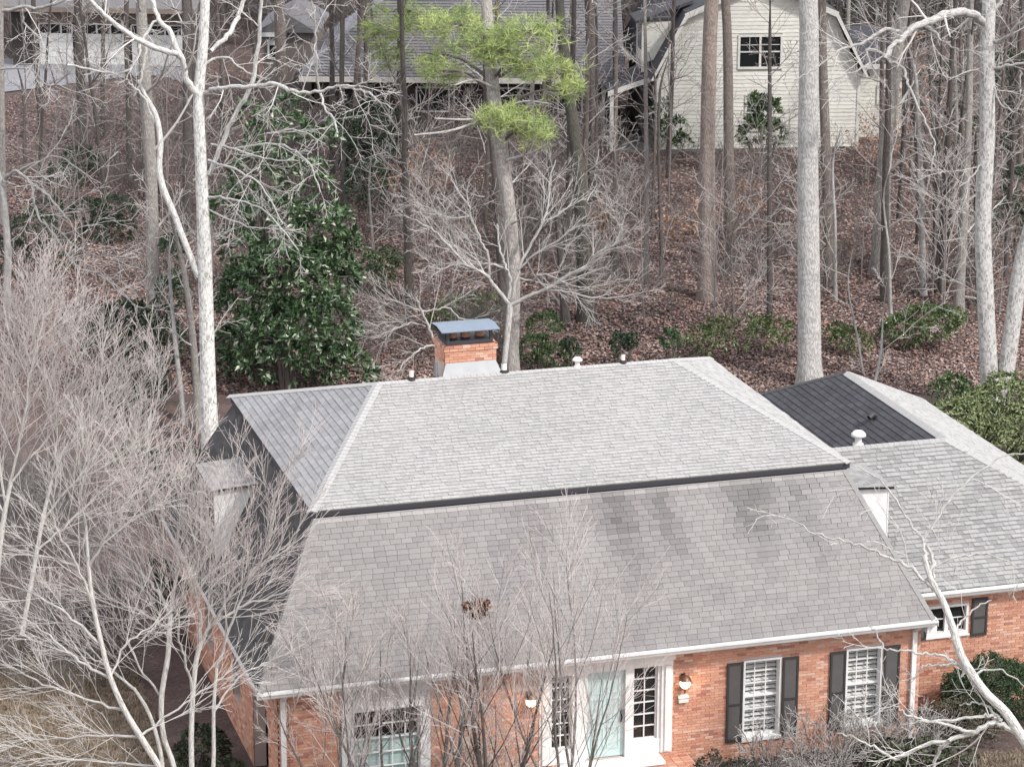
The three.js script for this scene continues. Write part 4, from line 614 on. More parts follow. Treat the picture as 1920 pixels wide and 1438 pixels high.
const K = barkM, rows = [
  // left of the white tree
  ['bare_tree', 'grey trunk standing at the extreme left edge of the woods', [[2, 0, 12], [3, 200, 13], [5, 420, 15]], K.grey, { limbs: 3 }],
  ['bare_tree', 'slender dark trunk at the left side of the first white garage door', [[62, 10, 9], [71, 180, 10], [80, 292, 12]], K.dark, { limbs: 5, twig: K.twigBrown }],
  ['pine_tree', 'stout dark trunk covering the gap between the first two garage doors', [[143, -5, 16], [150, 150, 18], [157, 285, 20]], K.dark, { limbs: 3, twig: K.twigDark }],
  ['bare_tree', 'straight dark trunk before the right edge of the middle garage door', [[236, 10, 9], [240, 200, 10], [242, 330, 12]], K.dark, { limbs: 5, twig: K.twigBrown }],
  ['bare_tree', 'thin sapling trunk on the leaf bank below the middle garage door', [[197, 120, 3], [196, 260, 5]], K.brown, { limbs: 6 }],
  ['bare_tree', 'thin dark sapling on the far left leaf bank below the drive', [[42, 165, 5], [46, 310, 7]], K.dark, { limbs: 5, twig: K.twigBrown }],
  ['bare_tree', 'short thin trunk on the leaf bank left of the stout dark pine', [[105, 170, 5], [108, 262, 6]], K.brown, { limbs: 5 }],
  ['bare_tree', 'broad grey brown trunk left of the white barked tree, ending in dark evergreens', [[262, -5, 20], [272, 140, 23], [284, 330, 23], [288, 640, 26]], K.grey, { limbs: 7, reach: 3 }],
  ['bare_tree', 'dark narrow trunk close beside the left of the broad grey brown one', [[258, 170, 5], [266, 340, 7]], K.dark, { limbs: 3 }],
  ['bare_tree', 'dark trunk half hidden right behind the upper white barked trunk', [[350, -5, 16], [352, 440, 22]], K.dark, { limbs: 6, twig: K.twigGrey }],
  ['pine_tree', 'dark reddish trunk before the pale striped end of the grey roof', [[522, -5, 21], [525, 120, 22], [529, 215, 23]], K.brown, { limbs: 4, twig: K.twigBrown }],
  ['bare_tree', 'slim pale trunk curving up left of the white barked tree', [[318, 500, 5], [328, 640, 9], [346, 795, 12]], K.pale, { limbs: 6, low: 0.6 }],
  ['bare_tree', 'second slim trunk between the curved one and the white barked tree', [[336, 470, 9], [352, 570, 12], [366, 700, 14], [371, 805, 15]], K.grey, { limbs: 6, low: 0.5 }],
  // centre
  ['bare_tree', 'dark forked trunk before the grey roof left of the pine foliage', [[640, -5, 9], [641, 180, 10], [646, 385, 12]], K.dark, { limbs: 9, low: 0.5, reach: 3, twig: K.twigDark }],
  ['bare_tree', 'very thin dark trunk just right of the dark forked one', [[673, -5, 6], [675, 290, 8]], K.dark, { limbs: 5, twig: K.twigDark }],
  ['bare_tree', 'grey sapling rising out of the dark hollow right of the glossy evergreen', [[690, 330, 3], [700, 480, 6]], K.grey, { limbs: 5 }],
  ['bare_tree', 'dark trunk just behind the left side of the tall pine', [[910, 110, 12], [926, 330, 15], [946, 600, 18]], K.dark, { limbs: 4 }],
  ['bare_tree', 'dark ivy covered trunk right of the tall pine with a thick foot', [[1052, -5, 17], [1064, 150, 21], [1082, 330, 25], [1099, 602, 32]], K.ivy, { limbs: 5, twig: K.twigDark }],
  ['bare_tree', 'dark trunk close left of the ivy covered trunk', [[1022, 160, 7], [1044, 400, 12], [1061, 606, 17]], K.dark, { limbs: 6, twig: K.twigGrey }],
  ['bare_tree', 'thick dark trunk cut by the top edge left of the cream house dormer', [[1106, -5, 21], [1110, 140, 19], [1113, 335, 19]], K.dark, { limbs: 4, twig: K.twigBrown }],
  ['bare_tree', 'short grey trunk under the pale fascia just right of the pine', [[996, 150, 8], [1002, 260, 9], [1009, 410, 11]], K.grey, { limbs: 5 }],
  ['bare_tree', 'thin dark trunk left of the cream house porch', [[1117, 40, 5], [1114, 440, 7]], K.dark, { limbs: 6, twig: K.twigBrown }],
  ['bare_tree', 'straight thin trunk in front of the cream house porch post', [[1155, -5, 7], [1153, 250, 8], [1150, 505, 10]], K.brown, { limbs: 6 }],
  ['bare_tree', 'thin straight trunk before the corner of the cream gambrel wall', [[1209, 20, 6], [1214, 300, 8], [1212, 530, 10]], K.grey, { limbs: 7 }],
  ['bare_tree', 'thin dark trunk on the cream gambrel wall left of the big pair', [[1240, 170, 5], [1241, 525, 8]], K.dark, { limbs: 6, twig: K.twigBrown }],
  ['bare_tree', 'lean dark sapling between the porch and the reddish twin trunks', [[1226, 150, 4], [1224, 410, 6]], K.brown, { limbs: 5 }],
  // right
  ['pine_tree', 'thick reddish grey trunk in front of the cream gable left of the window', [[1338, -5, 27], [1334, 290, 29], [1326, 562, 36]], K.red, { limbs: 3, low: 0.8 }],
  ['pine_tree', 'slimmer reddish trunk standing tight beside the thick one at the cream gable', [[1361, -5, 17], [1366, 290, 20], [1371, 505, 22]], K.brown, { limbs: 2, low: 0.8 }],
  ['bare_tree', 'thin dark tree forking in front of the cream house window', [[1444, 60, 6], [1447, 300, 9], [1444, 608, 12]], K.dark, { limbs: 10, low: 0.4, twig: K.twigBrown }],
  ['poplar_tree', 'tall straight pale grey trunk behind the right end of the main roof', [[1513, -5, 36], [1515, 300, 39], [1519, 724, 47]], K.pale, { limbs: 3, low: 0.75 }],
  ['bare_tree', 'dark trunk tight against the right of the tall pale grey trunk', [[1543, 0, 16], [1550, 300, 19], [1557, 535, 22]], K.brown, { limbs: 5 }],
  ['bare_tree', 'greenish grey leaning trunk at the right end of the cream house', [[1696, -5, 23], [1673, 150, 26], [1661, 330, 28], [1652, 512, 40]], K.grey, { limbs: 4 }],
  ['bare_tree', 'thin pale trunk right of the greenish leaning trunk', [[1715, 130, 6], [1728, 300, 9], [1733, 555, 12]], K.pale, { limbs: 6 }],
  ['bare_tree', 'grey trunk just left of the big white forked tree', [[1826, -5, 10], [1815, 250, 14], [1798, 588, 21]], K.grey, { limbs: 6 }],
  ['bare_tree', 'dark thin trunk on the leaf slope left of the grey one', [[1774, 240, 6], [1758, 528, 10]], K.dark, { limbs: 5 }],
  ['bare_tree', 'short pale sapling before the foot of the leaning trunk', [[1661, 370, 3], [1669, 470, 5], [1672, 605, 7]], K.pale, { limbs: 4 }],
  ['bare_tree', 'thin pale trunk right of the dark one beside the tall pale trunk', [[1562, 300, 5], [1565, 420, 6], [1567, 565, 8]], K.pale, { limbs: 4 }],
  ['bare_tree', 'small bare sapling with level side branches below the twin trunks', [[1377, 440, 3], [1376, 615, 6]], K.brown, { limbs: 12, low: 0.1 }],
  ['bare_tree', 'thin trunk at the top edge before the cream house right roof', [[1590, -5, 8], [1584, 250, 10]], K.grey, { limbs: 5 }],
  ['bare_tree', 'narrow grey trunk on the right leaf slope under the arching branch', [[1786, -5, 6], [1791, 300, 8], [1786, 420, 9]], K.grey, { limbs: 6 }],
  ['bare_tree', 'bent thin sapling behind the dark wing roof', [[1588, 530, 3], [1612, 640, 4], [1620, 705, 5]], K.pale, { limbs: 3 }],
  ['bare_tree', 'pale kinked sapling standing right of the bent one by the wing roof', [[1660, 590, 3], [1653, 660, 5], [1641, 722, 6]], K.pale, { limbs: 3 }],
  ['bare_tree', 'dark trunk at the right edge behind the white forked tree', [[1898, -5, 10], [1894, 380, 14]], K.dark, { limbs: 8 }],
  ['bare_tree', 'dark trunk left of the white forked tree low on the slope', [[1832, 300, 8], [1836, 575, 13]], K.dark, { limbs: 5 }],
];
for (const r of rows) woodTree(...r);

const LD = TW(0.0045, [{ seg: 1, wig: 0 }, { n: 1, per: 1.5, t0: 0.2, len: 1.7, ang: 0.62, rr: 0.34, seg: 0.25, wig: 0.12, up: 0.05, taper: 0.3 }, { n: 5, t0: 0.12, lr: 0.55, ang: 0.55, rr: 0.5, seg: 0.22, wig: 0.13, up: 0.04, taper: 0.4 }, { n: 4, t0: 0.15, lr: 0.65, ang: 0.45, rr: 0.7, seg: 0.2, wig: 0.12, up: 0.03 }]);
// tall pine and its neighbour with yellow green needles
const tuftGeo = (() => { const mb = new MB(), R = rng(3); for (let k = 0; k < 18; k++) { const d = norm(add(rv(R), [0, 0.4, 0])), s = mul(norm(cross(d, rv(R))), 0.0055), e = mul(d, 0.17 + R() * 0.13); mb.p.length; const a = mb.v(s, [0, 1, 0]), b = mb.v(mul(s, -1), [0, 1, 0]), c = mb.v(add(e, mul(s, -0.4)), [0, 1, 0]), f = mb.v(add(e, mul(s, 0.4)), [0, 1, 0]); mb.i.push(a, b, c, a, c, f); } const g = mb.geo(); g.computeVertexNormals(); return g; })();
const needleM = new THREE.MeshPhysicalMaterial({ color: 0xffffff, roughness: 0.75 });
function instanced(name, geo, mat, mats4, cols, parent) { const b = rootOf(parent).position, m = new THREE.InstancedMesh(geo, mat, mats4.length), off = new THREE.Matrix4().makeTranslation(-b.x, -b.y, -b.z); mats4.forEach((q, i) => { m.setMatrixAt(i, q.premultiply(off)); if (cols) m.setColorAt(i, cols[i]); }); m.name = name; m.userData.kind = 'stuff'; parent.add(sh(m)); return m; }
const QT = new THREE.Quaternion(), EU = new THREE.Euler();
const mat4 = (p, R, s, tilt = 3.14) => new THREE.Matrix4().compose(new THREE.Vector3(...p), QT.setFromEuler(EU.set((R() - 0.5) * tilt, R() * 6.28, (R() - 0.5) * tilt)), new THREE.Vector3(s, s, s));
const colr = (c) => new THREE.Color().setRGB(...c);
function pineFoliage(tree, clusters, seed, dead = []) { // clusters [x, y, rx, ry, count, deeper]
  const R = rng(seed), br = new MB(), tw = new MB(), mm = [], cc = [];
  for (const [x, y, rx, ry, n, dd = 0] of clusters) {
    const c = at(x, y, tree.d + dd), k = tree.d / FP; let best = 0, bd = 1e9; tree.Q.forEach((q, i) => { const v = Math.abs(q[1] - c[1] + 0.6); if (v < bd) { bd = v; best = i; } });
    const s = tree.Q[best], m1 = add(mix3(s, c, 0.5), [0, 0.3, 0]); const [P, r] = smooth([s, m1, c], [0.07, 0.045, 0.02], 4); br.tube(P, r, 5);
    const boughs = Math.max(4, Math.round(n / 13));
    for (let b = 0; b < boughs; b++) {
      const o = rv(R), e = add(c, add(mul(RG, o[0] * rx * k), add([0, o[1] * ry * k * 0.85 - Math.abs(o[0]) * 0.12, 0], mul([FW[0], 0, FW[2]], o[2] * rx * k * 0.8)))), f = P[Math.floor(P.length * (0.4 + 0.55 * R()))], mid = add(mix3(f, e, 0.5), [0, -0.08, 0]);
      tw.tube([f, mid, e], [0.02, 0.014, 0.007], 3);
      const yb = R();
      for (let q = 0; q < 7; q++) { const t = 0.4 + 0.65 * R(), p = add(mix3(f, e, t), mul(rv(R), 0.33)); mm.push(mat4(p, R, 0.8 + R() * 0.7, 1.2)); const v = R() * 0.55 + yb * 0.45; cc.push(colr(mix3([0.12, 0.20, 0.06], [0.55, 0.62, 0.24], v))); }
    }
  }
  for (const px of dead) { const [p, r] = limb3(px, tree.d - 0.3, tree.d - 1.5), [P, q, D] = smooth(p, r, 5), m = new MB(); m.tube(P, q, 6); part('dead_limb', m, K.fork, tree.t); sprout([tw], P, q, D, 2, 1, LD, R, 0.8); }
  const c = part('branch', br, K.brown, tree.t); part('twig', tw, K.twigBrown, c, 'stuff'); instanced('needle', tuftGeo, needleM, mm, cc, tree.t);
}
const pine = woodTree('pine_tree', 'tall pine with yellow green needles and pale scaly trunk behind the chimney', [[916, -5, 21], [926, 150, 25], [944, 300, 27], [961, 480, 27], [961, 702, 25]], bark(0.44, 0.405, 0.375), { limbs: 0 });
pineFoliage(pine, [[1000, 62, 78, 26, 330, -1], [905, 78, 52, 24, 200, -1.5], [955, 95, 60, 24, 260, -1], [1045, 125, 50, 22, 190, 0.5], [1070, 168, 26, 12, 80, 0], [985, 118, 45, 16, 150, -1.2], [960, 228, 66, 22, 260, -1.2], [1005, 250, 34, 18, 120, -0.6], [925, 215, 34, 16, 90, -1], [845, 45, 60, 24, 190, 0.5], [830, 132, 42, 26, 150, 0.8], [870, 30, 70, 22, 150, 2], [800, 100, 28, 30, 80, 2]], 41, [[[938, 228, 8], [890, 232, 6], [840, 246, 5], [776, 253, 3]], [[935, 218, 6], [880, 224, 5], [815, 222, 3]], [[950, 300, 6], [1000, 285, 4], [1040, 262, 2]], [[928, 165, 6], [890, 150, 5], [850, 160, 3]], [[934, 205, 6], [985, 190, 4], [1035, 195, 2]], [[958, 420, 5], [985, 408, 3], [1010, 412, 2]]]);
const pine2 = woodTree('pine_tree', 'slim dark pine left of the tall one with a needle tuft over the grey roof', [[750, -5, 13], [752, 200, 14], [756, 380, 16]], K.dark, { limbs: 3, twig: K.twigDark });
pineFoliage(pine2, [[715, 60, 46, 18, 170, -1], [770, 45, 50, 26, 170, -0.8], [735, 88, 40, 16, 90, -0.5], [728, 118, 28, 14, 70, -0.8], [745, 20, 55, 18, 120, 0], [785, 30, 40, 20, 90, -0.5]], 42);

// a tree drawn limb by limb
function limbTree(name, label, foot, trunkPx, d, mat, twigMat, limbs, L, seed, tk = 1, tipMat) {
  const R = rng(seed), t = thing(name, label, 'tree', [foot[0], ground(foot[0], foot[2]), foot[2]]), tw = new MB(), fine = new MB(), spur = new MB();
  for (const tp of trunkPx) { const [p, r] = limb3(tp, d, d); if (tp === trunkPx[0]) { p.unshift(add(p[0], [0, -0.6, 0])); r.unshift(r[0] * 1.25); } const [P, Q] = smooth(p, r, 6); const m = new MB(); m.tube(P, Q, 14); part('trunk', m, mat, t); }
  for (const [px, dd, k = 1] of limbs) { const [p, r] = limb3(px, d, d + dd), [P, Q, D] = smooth(p, r, 5), m = new MB(), len = P.reduce((s, q, i) => (i ? s + Math.hypot(...sub(q, P[i - 1])) : 0), 0); for (let i = 2; i < P.length - 1; i++) P[i] = add(P[i], mul(rv(R), 0.035)); m.tube(P, Q, 8); part('limb', m, mat, t); sprout([spur, spur, tw, fine], P, Q, D, len, 0, L, R, k * tk); }
  part('branch', spur, twigMat, t, 'stuff'); part('twig', tw, twigMat, t, 'stuff'); part('twig_tip', fine, tipMat || K.twigGrey, t, 'stuff'); return t;
}
const wf = onGround(394, 842), wd = depthOf(wf);
const LW = TW(0.0065, [{ seg: 1, wig: 0 }, { n: 1, per: 0.8, t0: 0.12, len: 1.9, ang: 0.95, rr: 0.36, seg: 0.3, wig: 0.2, up: -0.02, taper: 0.3 }, { n: 5, t0: 0.15, lr: 0.5, ang: 0.8, rr: 0.5, seg: 0.25, wig: 0.22, taper: 0.4 }, { n: 3, t0: 0.2, lr: 0.6, ang: 0.65, rr: 0.7, seg: 0.24, wig: 0.2 }]);
limbTree('bare_tree', 'big white barked bare tree with spreading limbs behind the left end of the house', wf, [[[394, 842, 36], [390, 740, 31], [387, 620, 28], [383, 480, 27], [377, 330, 23], [372, 180, 21], [380, 90, 19], [384, 0, 18], [386, -90, 14], [384, -190, 8]], [[372, 520, 13], [352, 470, 12], [325, 400, 12], [303, 345, 12], [298, 310, 11], [300, 265, 11], [291, 215, 10], [272, 180, 8], [258, 150, 5]]], wd, K.white, K.twigPale, [
  [[[374, 185, 15], [350, 150, 13], [340, 108, 12], [310, 95, 11], [262, 76, 10], [215, 45, 9], [180, 12, 8], [150, -30, 6]], -2.5], [[[340, 110, 11], [318, 60, 10], [297, 35, 9], [287, 0, 8], [280, -50, 6]], 0.5], [[[274, 80, 6], [268, 125, 5], [262, 160, 4], [250, 180, 3]], 0], [[[265, 78, 6], [285, 45, 5], [295, 36, 4]], 0.3],
  [[[380, 176, 9], [398, 168, 8], [430, 163, 8], [475, 161, 8], [520, 158, 8], [545, 170, 7], [590, 172, 6], [630, 162, 5], [665, 160, 4], [700, 150, 3]], -3.5, 1.6], [[[640, 163, 4], [685, 172, 4], [705, 185, 3], [738, 205, 2]], -3.5, 1.2], [[[600, 172, 5], [607, 200, 4], [625, 225, 4], [632, 250, 3]], -3.4, 1], [[[598, 170, 5], [592, 120, 5], [590, 60, 4], [585, 0, 3], [582, -40, 2]], -3.3, 1.3],
  [[[392, 328, 9], [412, 275, 9], [440, 215, 9], [468, 165, 9], [482, 100, 8], [487, 40, 7], [492, -40, 6]], -1.5, 0.7], [[[394, 96, 8], [420, 72, 9], [440, 45, 9], [452, 15, 8], [470, -40, 6]], 1.5, 0.8], [[[262, 76, 7], [258, 110, 4], [230, 135, 4], [170, 130, 4], [125, 122, 4]], -1, 0.8],
  [[[290, 230, 4], [268, 180, 4], [245, 160, 3], [232, 140, 2]], -0.5], [[[395, 270, 4], [440, 278, 4], [495, 297, 3], [560, 302, 2]], -1.5, 1.4], [[[384, 390, 4], [440, 415, 3], [478, 428, 3], [530, 420, 2]], -1.5, 1.6], [[[390, 300, 5], [440, 318, 4], [490, 350, 3], [530, 420, 2]], -2.2, 1.6], [[[440, 278, 4], [520, 270, 4], [575, 300, 3], [600, 360, 2]], -2.4, 1.6], [[[388, 370, 5], [430, 372, 4], [500, 398, 3], [560, 470, 2]], -2.2, 1.6], [[[500, 250, 3], [560, 245, 3], [610, 270, 2]], -1.8, 1.6], [[[382, 120, 6], [420, 105, 4], [455, 130, 3], [500, 150, 2]], 0.5, 1.2],
], LW, 71);
// white forked tree on the right
const ff = onGround(1862, 776), fd = depthOf(ff);
limbTree('bare_tree', 'big white forked tree with an arching branch at the right behind the wing', ff, [[[1862, 776, 42], [1856, 700, 34], [1849, 560, 32], [1844, 420, 31], [1852, 250, 29], [1852, 100, 28], [1856, 0, 25], [1862, -90, 20], [1866, -190, 10]], [[1872, 776, 30], [1882, 730, 33], [1898, 620, 31], [1915, 500, 29], [1945, 380, 26], [1975, 250, 22], [1990, 120, 18], [2004, -20, 12], [2010, -150, 6]]], fd, K.whiteGrey, K.twigPale, [
  [[[1848, 45, 14], [1832, 30, 15], [1810, 22, 16], [1775, 26, 17], [1740, 42, 15], [1715, 52, 13], [1690, 75, 10], [1672, 85, 8], [1660, 110, 6]], -3.5, 1.3], [[[1690, 60, 8], [1660, 55, 7], [1625, 78, 6], [1590, 88, 5], [1560, 105, 4], [1520, 135, 3], [1490, 150, 2]], -4, 1.6], [[[1672, 90, 7], [1668, 112, 6], [1692, 125, 6], [1700, 145, 5], [1708, 170, 5], [1730, 215, 4], [1745, 250, 4], [1753, 270, 3], [1748, 320, 2]], -4, 1.0], [[[1665, 105, 6], [1645, 95, 5], [1625, 95, 4], [1630, 118, 4], [1600, 135, 3], [1545, 155, 2]], -4.2, 1.6], [[[1735, 48, 7], [1752, 60, 6], [1770, 78, 4], [1800, 95, 2]], -3, 1],
  [[[1858, 25, 10], [1876, 5, 8], [1890, -30, 6]], 0.5], [[[1850, 125, 7], [1880, 125, 6], [1915, 118, 5], [1960, 110, 4]], -0.5, 1.6], [[[1846, 300, 3], [1825, 330, 3], [1800, 350, 2]], -1, 1.5], [[[1856, 80, 8], [1890, 68, 7], [1918, 40, 6], [1950, 20, 5]], -1.5, 1.5], [[[1862, 150, 4], [1878, 195, 3], [1915, 215, 2]], -1, 1.5], [[[1840, 128, 3], [1815, 135, 3], [1780, 150, 2]], -1.5, 1.6],
], LW, 72);
// spreading bare tree behind the chimney
const df = onGround(956, 700), dd0 = depthOf(df) - 1.2;
limbTree('bare_tree', 'wide spreading bare tree with a low fork, standing right behind the chimney', at(946, 702, dd0), [[[944, 702, 10], [950, 640, 11], [955, 590, 12], [956, 570, 11]]], dd0, K.fork, K.twigPale, [
  [[[956, 572, 8], [922, 532, 8], [914, 516, 7], [876, 498, 6], [842, 462, 5], [812, 432, 4], [780, 412, 3]], -1.5, 1.4], [[[917, 520, 5], [917, 482, 5], [902, 452, 4], [882, 406, 4], [879, 388, 4], [850, 342, 3], [836, 316, 2]], -1, 1.2], [[[954, 562, 6], [955, 515, 5], [942, 500, 5], [905, 494, 4], [868, 470, 3], [830, 448, 2]], 0.5, 1.3], [[[950, 508, 5], [942, 480, 4], [935, 455, 4], [932, 420, 3]], 1.2, 1.2], [[[905, 493, 4], [868, 488, 3], [830, 505, 3], [800, 498, 2]], -1.5, 1.3], [[[840, 462, 3], [826, 440, 3], [828, 415, 3], [832, 390, 2]], -1.5, 1],
  [[[958, 572, 8], [1010, 548, 7], [1062, 518, 7], [1105, 498, 6], [1116, 478, 5], [1162, 452, 4], [1178, 432, 3]], -1.5, 1.2], [[[962, 560, 6], [972, 508, 6], [1000, 452, 5], [1018, 415, 5], [1028, 388, 4], [1030, 342, 3], [1042, 300, 2]], 0.5, 1.4], [[[1010, 548, 5], [1052, 545, 4], [1100, 556, 4], [1165, 558, 3], [1210, 546, 2]], -2, 1.4], [[[975, 522, 4], [1000, 526, 4], [1012, 514, 4], [1045, 524, 3], [1090, 540, 2]], -1, 1.4], [[[972, 506, 4], [1005, 476, 4], [1040, 455, 3], [1085, 420, 2]], -0.5, 1.5], [[[1162, 452, 3], [1166, 420, 3], [1164, 400, 2]], -1.5, 1], [[[1018, 415, 3], [1050, 400, 3], [1080, 372, 2]], 0.5, 1.4], [[[880, 405, 3], [845, 410, 3], [800, 388, 2]], -1, 1.5],
], LD, 73, 1.25);
// low bare shrub left of the chimney
limbTree('bare_shrub', 'low spreading bare shrub reaching out from behind the left of the chimney', at(826, 690, dd0 - 8), [[[826, 690, 7], [822, 665, 7], [818, 645, 6]]], dd0 - 8, K.fork, K.twigGrey, [[[[818, 646, 6], [802, 612, 5], [788, 580, 4], [780, 556, 3]], -0.6, 1.6], [[[818, 648, 5], [795, 652, 4], [765, 672, 3], [745, 698, 2]], -0.8, 1.6], [[[788, 582, 4], [765, 575, 3], [730, 560, 2]], -0.5, 2], [[[788, 584, 4], [815, 580, 3], [838, 577, 3], [862, 595, 3], [880, 606, 2]], 0.4, 1.4], [[[798, 612, 3], [770, 606, 3], [735, 618, 2]], -0.5, 2], [[[790, 590, 3], [760, 598, 2], [712, 608, 2]], 0.3, 2]], LD, 74, 1.3);
// tree whose crooked branches come in from the left edge
const lf = onGround(-40, 700), ld = depthOf(lf);
limbTree('bare_tree', 'crooked tree at the left edge whose branches hang over the evergreen shrubs', lf, [[[12, 560, 14], [14, 480, 14], [10, 420, 13], [4, 360, 12], [-12, 300, 10], [-20, 240, 8]]], ld, K.pale, K.twigPale, [[[[4, 352, 9], [14, 330, 8], [32, 322, 6], [60, 345, 6], [85, 362, 5], [105, 385, 4], [125, 410, 3], [148, 440, 2]], -2, 1.6], [[[58, 346, 5], [64, 380, 4], [75, 412, 4], [92, 425, 3]], -2, 1.5], [[[18, 330, 5], [60, 308, 4], [105, 294, 3], [150, 320, 3], [190, 345, 2]], -1.5, 1.6], [[[80, 412, 4], [110, 455, 4], [150, 505, 4], [185, 512, 4], [215, 540, 3], [260, 575, 3], [305, 570, 2]], -3, 1.9], [[[95, 420, 3], [140, 460, 3], [175, 478, 3], [240, 482, 2]], -2.6, 1.8], [[[4, 20, 7], [40, 14, 7], [80, 14, 6], [110, 5, 5], [150, -15, 4]], -1, 1.3], [[[-10, 130, 4], [50, 128, 3], [95, 160, 3], [130, 135, 2]], -1.5, 1.8], [[[40, 15, 4], [45, 45, 4], [75, 75, 4], [72, 120, 3], [62, 165, 2]], -1, 1.5]], LW, 75, 1.2);

// ------------------------------------------------------------------ evergreens, shrubs, brush and leaves
function leafGeo(l, w, fold = 0.25, droop = 0.15) { // folded, pointed leaf of four triangles, from its stalk along +z
  const mb = new MB(), a = [0, 0, 0], m = [0, l * 0.02, l * 0.5], e = [0, -l * droop, l], L = [-w / 2, w * fold, l * 0.45], Rr = [w / 2, w * fold, l * 0.45];
  for (const [p, q, r] of [[a, m, L], [m, e, L], [a, Rr, m], [m, Rr, e]]) { const n = norm(cross(sub(q, p), sub(r, p))); const s = mb.v(p, n); mb.v(q, n); mb.v(r, n); mb.i.push(s, s + 1, s + 2); }
  return mb.geo();
}
const leafM = { gloss: new THREE.MeshPhysicalMaterial({ color: 0xffffff, roughness: 0.33, side: THREE.DoubleSide }), matte: new THREE.MeshPhysicalMaterial({ color: 0xffffff, roughness: 0.7, side: THREE.DoubleSide }), dry: new THREE.MeshPhysicalMaterial({ color: 0xffffff, roughness: 0.95, side: THREE.DoubleSide }) };
const zTo = (d, R, roll = 6.28) => new THREE.Quaternion().setFromUnitVectors(new THREE.Vector3(0, 0, 1), new THREE.Vector3(...d)).multiply(new THREE.Quaternion().setFromAxisAngle(new THREE.Vector3(0, 0, 1), (R() - 0.5) * roll));
const place = (p, q, s) => new THREE.Matrix4().compose(new THREE.Vector3(...p), q, new THREE.Vector3(s, s, s));
// evergreen: lobes [centre, radii]; rosettes of leaves on and inside each lobe
function evergreen(name, label, cat, base, lobes, o) {
  const R = rng(o.seed), t = thing(name, label, cat, [base[0], ground(base[0], base[2]), base[2]], o.group), mm = [], cc = [], big = [], st = new MB(), tw = new MB();
  const top = lobes.reduce((m, l) => Math.max(m, l[0][1]), -9), c0 = [base[0], ground(base[0], base[2]) - 0.2, base[2]];
  for (let k = 0; k < (o.stems || 3); k++) { const l = lobes[Math.floor(R() * lobes.length)], [P, r] = smooth([add(c0, [(R() - 0.5) * 0.4, 0, (R() - 0.5) * 0.4]), add(mix3(c0, l[0], 0.5), [(R() - 0.5) * 0.3, 0.2, (R() - 0.5) * 0.3]), l[0]], [o.stemR || 0.05, (o.stemR || 0.05) * 0.7, 0.012], 4); st.tube(P, r, 6); }
  for (const [c, r, kd = 1] of lobes) {
    const n = Math.round(o.ros * kd * r[0] * r[1] * 3.2);
    for (let k = 0; k < n; k++) {
      let d = rv(R); if (d[1] < -0.35 && R() < 0.6) d[1] *= -1; const lump = 0.62 + 0.5 * fbm(d[0] * 2.1 + c[0], d[1] * 2.1 + d[2] * 1.7 + c[1], 3, o.seed), f = lump * (0.72 + 0.3 * Math.sqrt(R()));
      const p = [c[0] + d[0] * r[0] * f, c[1] + d[1] * r[1] * f, c[2] + d[2] * r[2] * f]; if (p[1] < ground(p[0], p[2]) + 0.03) continue;
      const ax = norm(add(add(d, [0, 0.7, 0]), mul(rv(R), 0.5))), tone = R(); if (R() < 0.12) tw.tube([mix3(c, p, 0.35), p], [0.014, 0.006], 3);
      const m = o.leaves || 8; let az = R() * 6.28;
      for (let q = 0; q < m; q++) { az += 2.399; const dir = around(ax, 0.55 + R() * 0.75, az), v = clamp(tone * 0.6 + R() * 0.4, 0, 1), s = 0.75 + R() * 0.5, off = add(p, mul(rv(R), o.spread || 0.03)); const mt = place(off, zTo(dir, R, 2.2), s), col = R() < (o.odd || 0) ? o.oddC : mix3(o.c0, o.c1, v); if (o.single && R() < o.single && big.length < 300 && dot(d, FW) < -0.25) big.push([mt, v]); else { mm.push(mt); cc.push(colr(col)); } }
    }
  }
  part('stem', st, o.bark || K.brown, t); if (!tw.empty) part('twig', tw, K.twigBrown, t, 'stuff');
  if (big.length) { const ms = [0, 1, 2, 3].map((k) => { const c = mix3(o.c0, o.c1, (k + 0.5) / 4); const m = o.mat.clone(); m.color.setRGB(...c); return m; }), b = t.position; for (const [mt, v] of big) { const m = sh(new THREE.Mesh(o.geo, ms[Math.min(3, Math.floor(v * 4))])); m.name = 'leaf'; mt.decompose(m.position, m.quaternion, m.scale); m.position.sub(b); t.add(m); } }
  instanced('leaf', o.geo, o.mat, mm, cc, t); return t;
}
const GEO = { magnolia: leafGeo(0.27, 0.105, 0.2, 0.1), small: leafGeo(0.11, 0.062), box: leafGeo(0.05, 0.03), rhodo: leafGeo(0.19, 0.068, 0.2, 0.35), litter: leafGeo(0.105, 0.075, 0.2, 0.08), beech: leafGeo(0.12, 0.065, 0.3, 0.3) };
const lobePx = (list, d) => list.map(([x, y, rx, ry, dz = 0, kd = 1]) => [at(x, y, d + dz), [rx * d / FP, ry * d / FP, rx * d / FP], kd]);
const G = { deep: [[0.012, 0.035, 0.012], [0.075, 0.135, 0.055]], mid: [[0.02, 0.05, 0.015], [0.10, 0.16, 0.06]], olive: [[0.05, 0.07, 0.025], [0.16, 0.20, 0.08]], dark: [[0.010, 0.024, 0.012], [0.045, 0.08, 0.04]] };
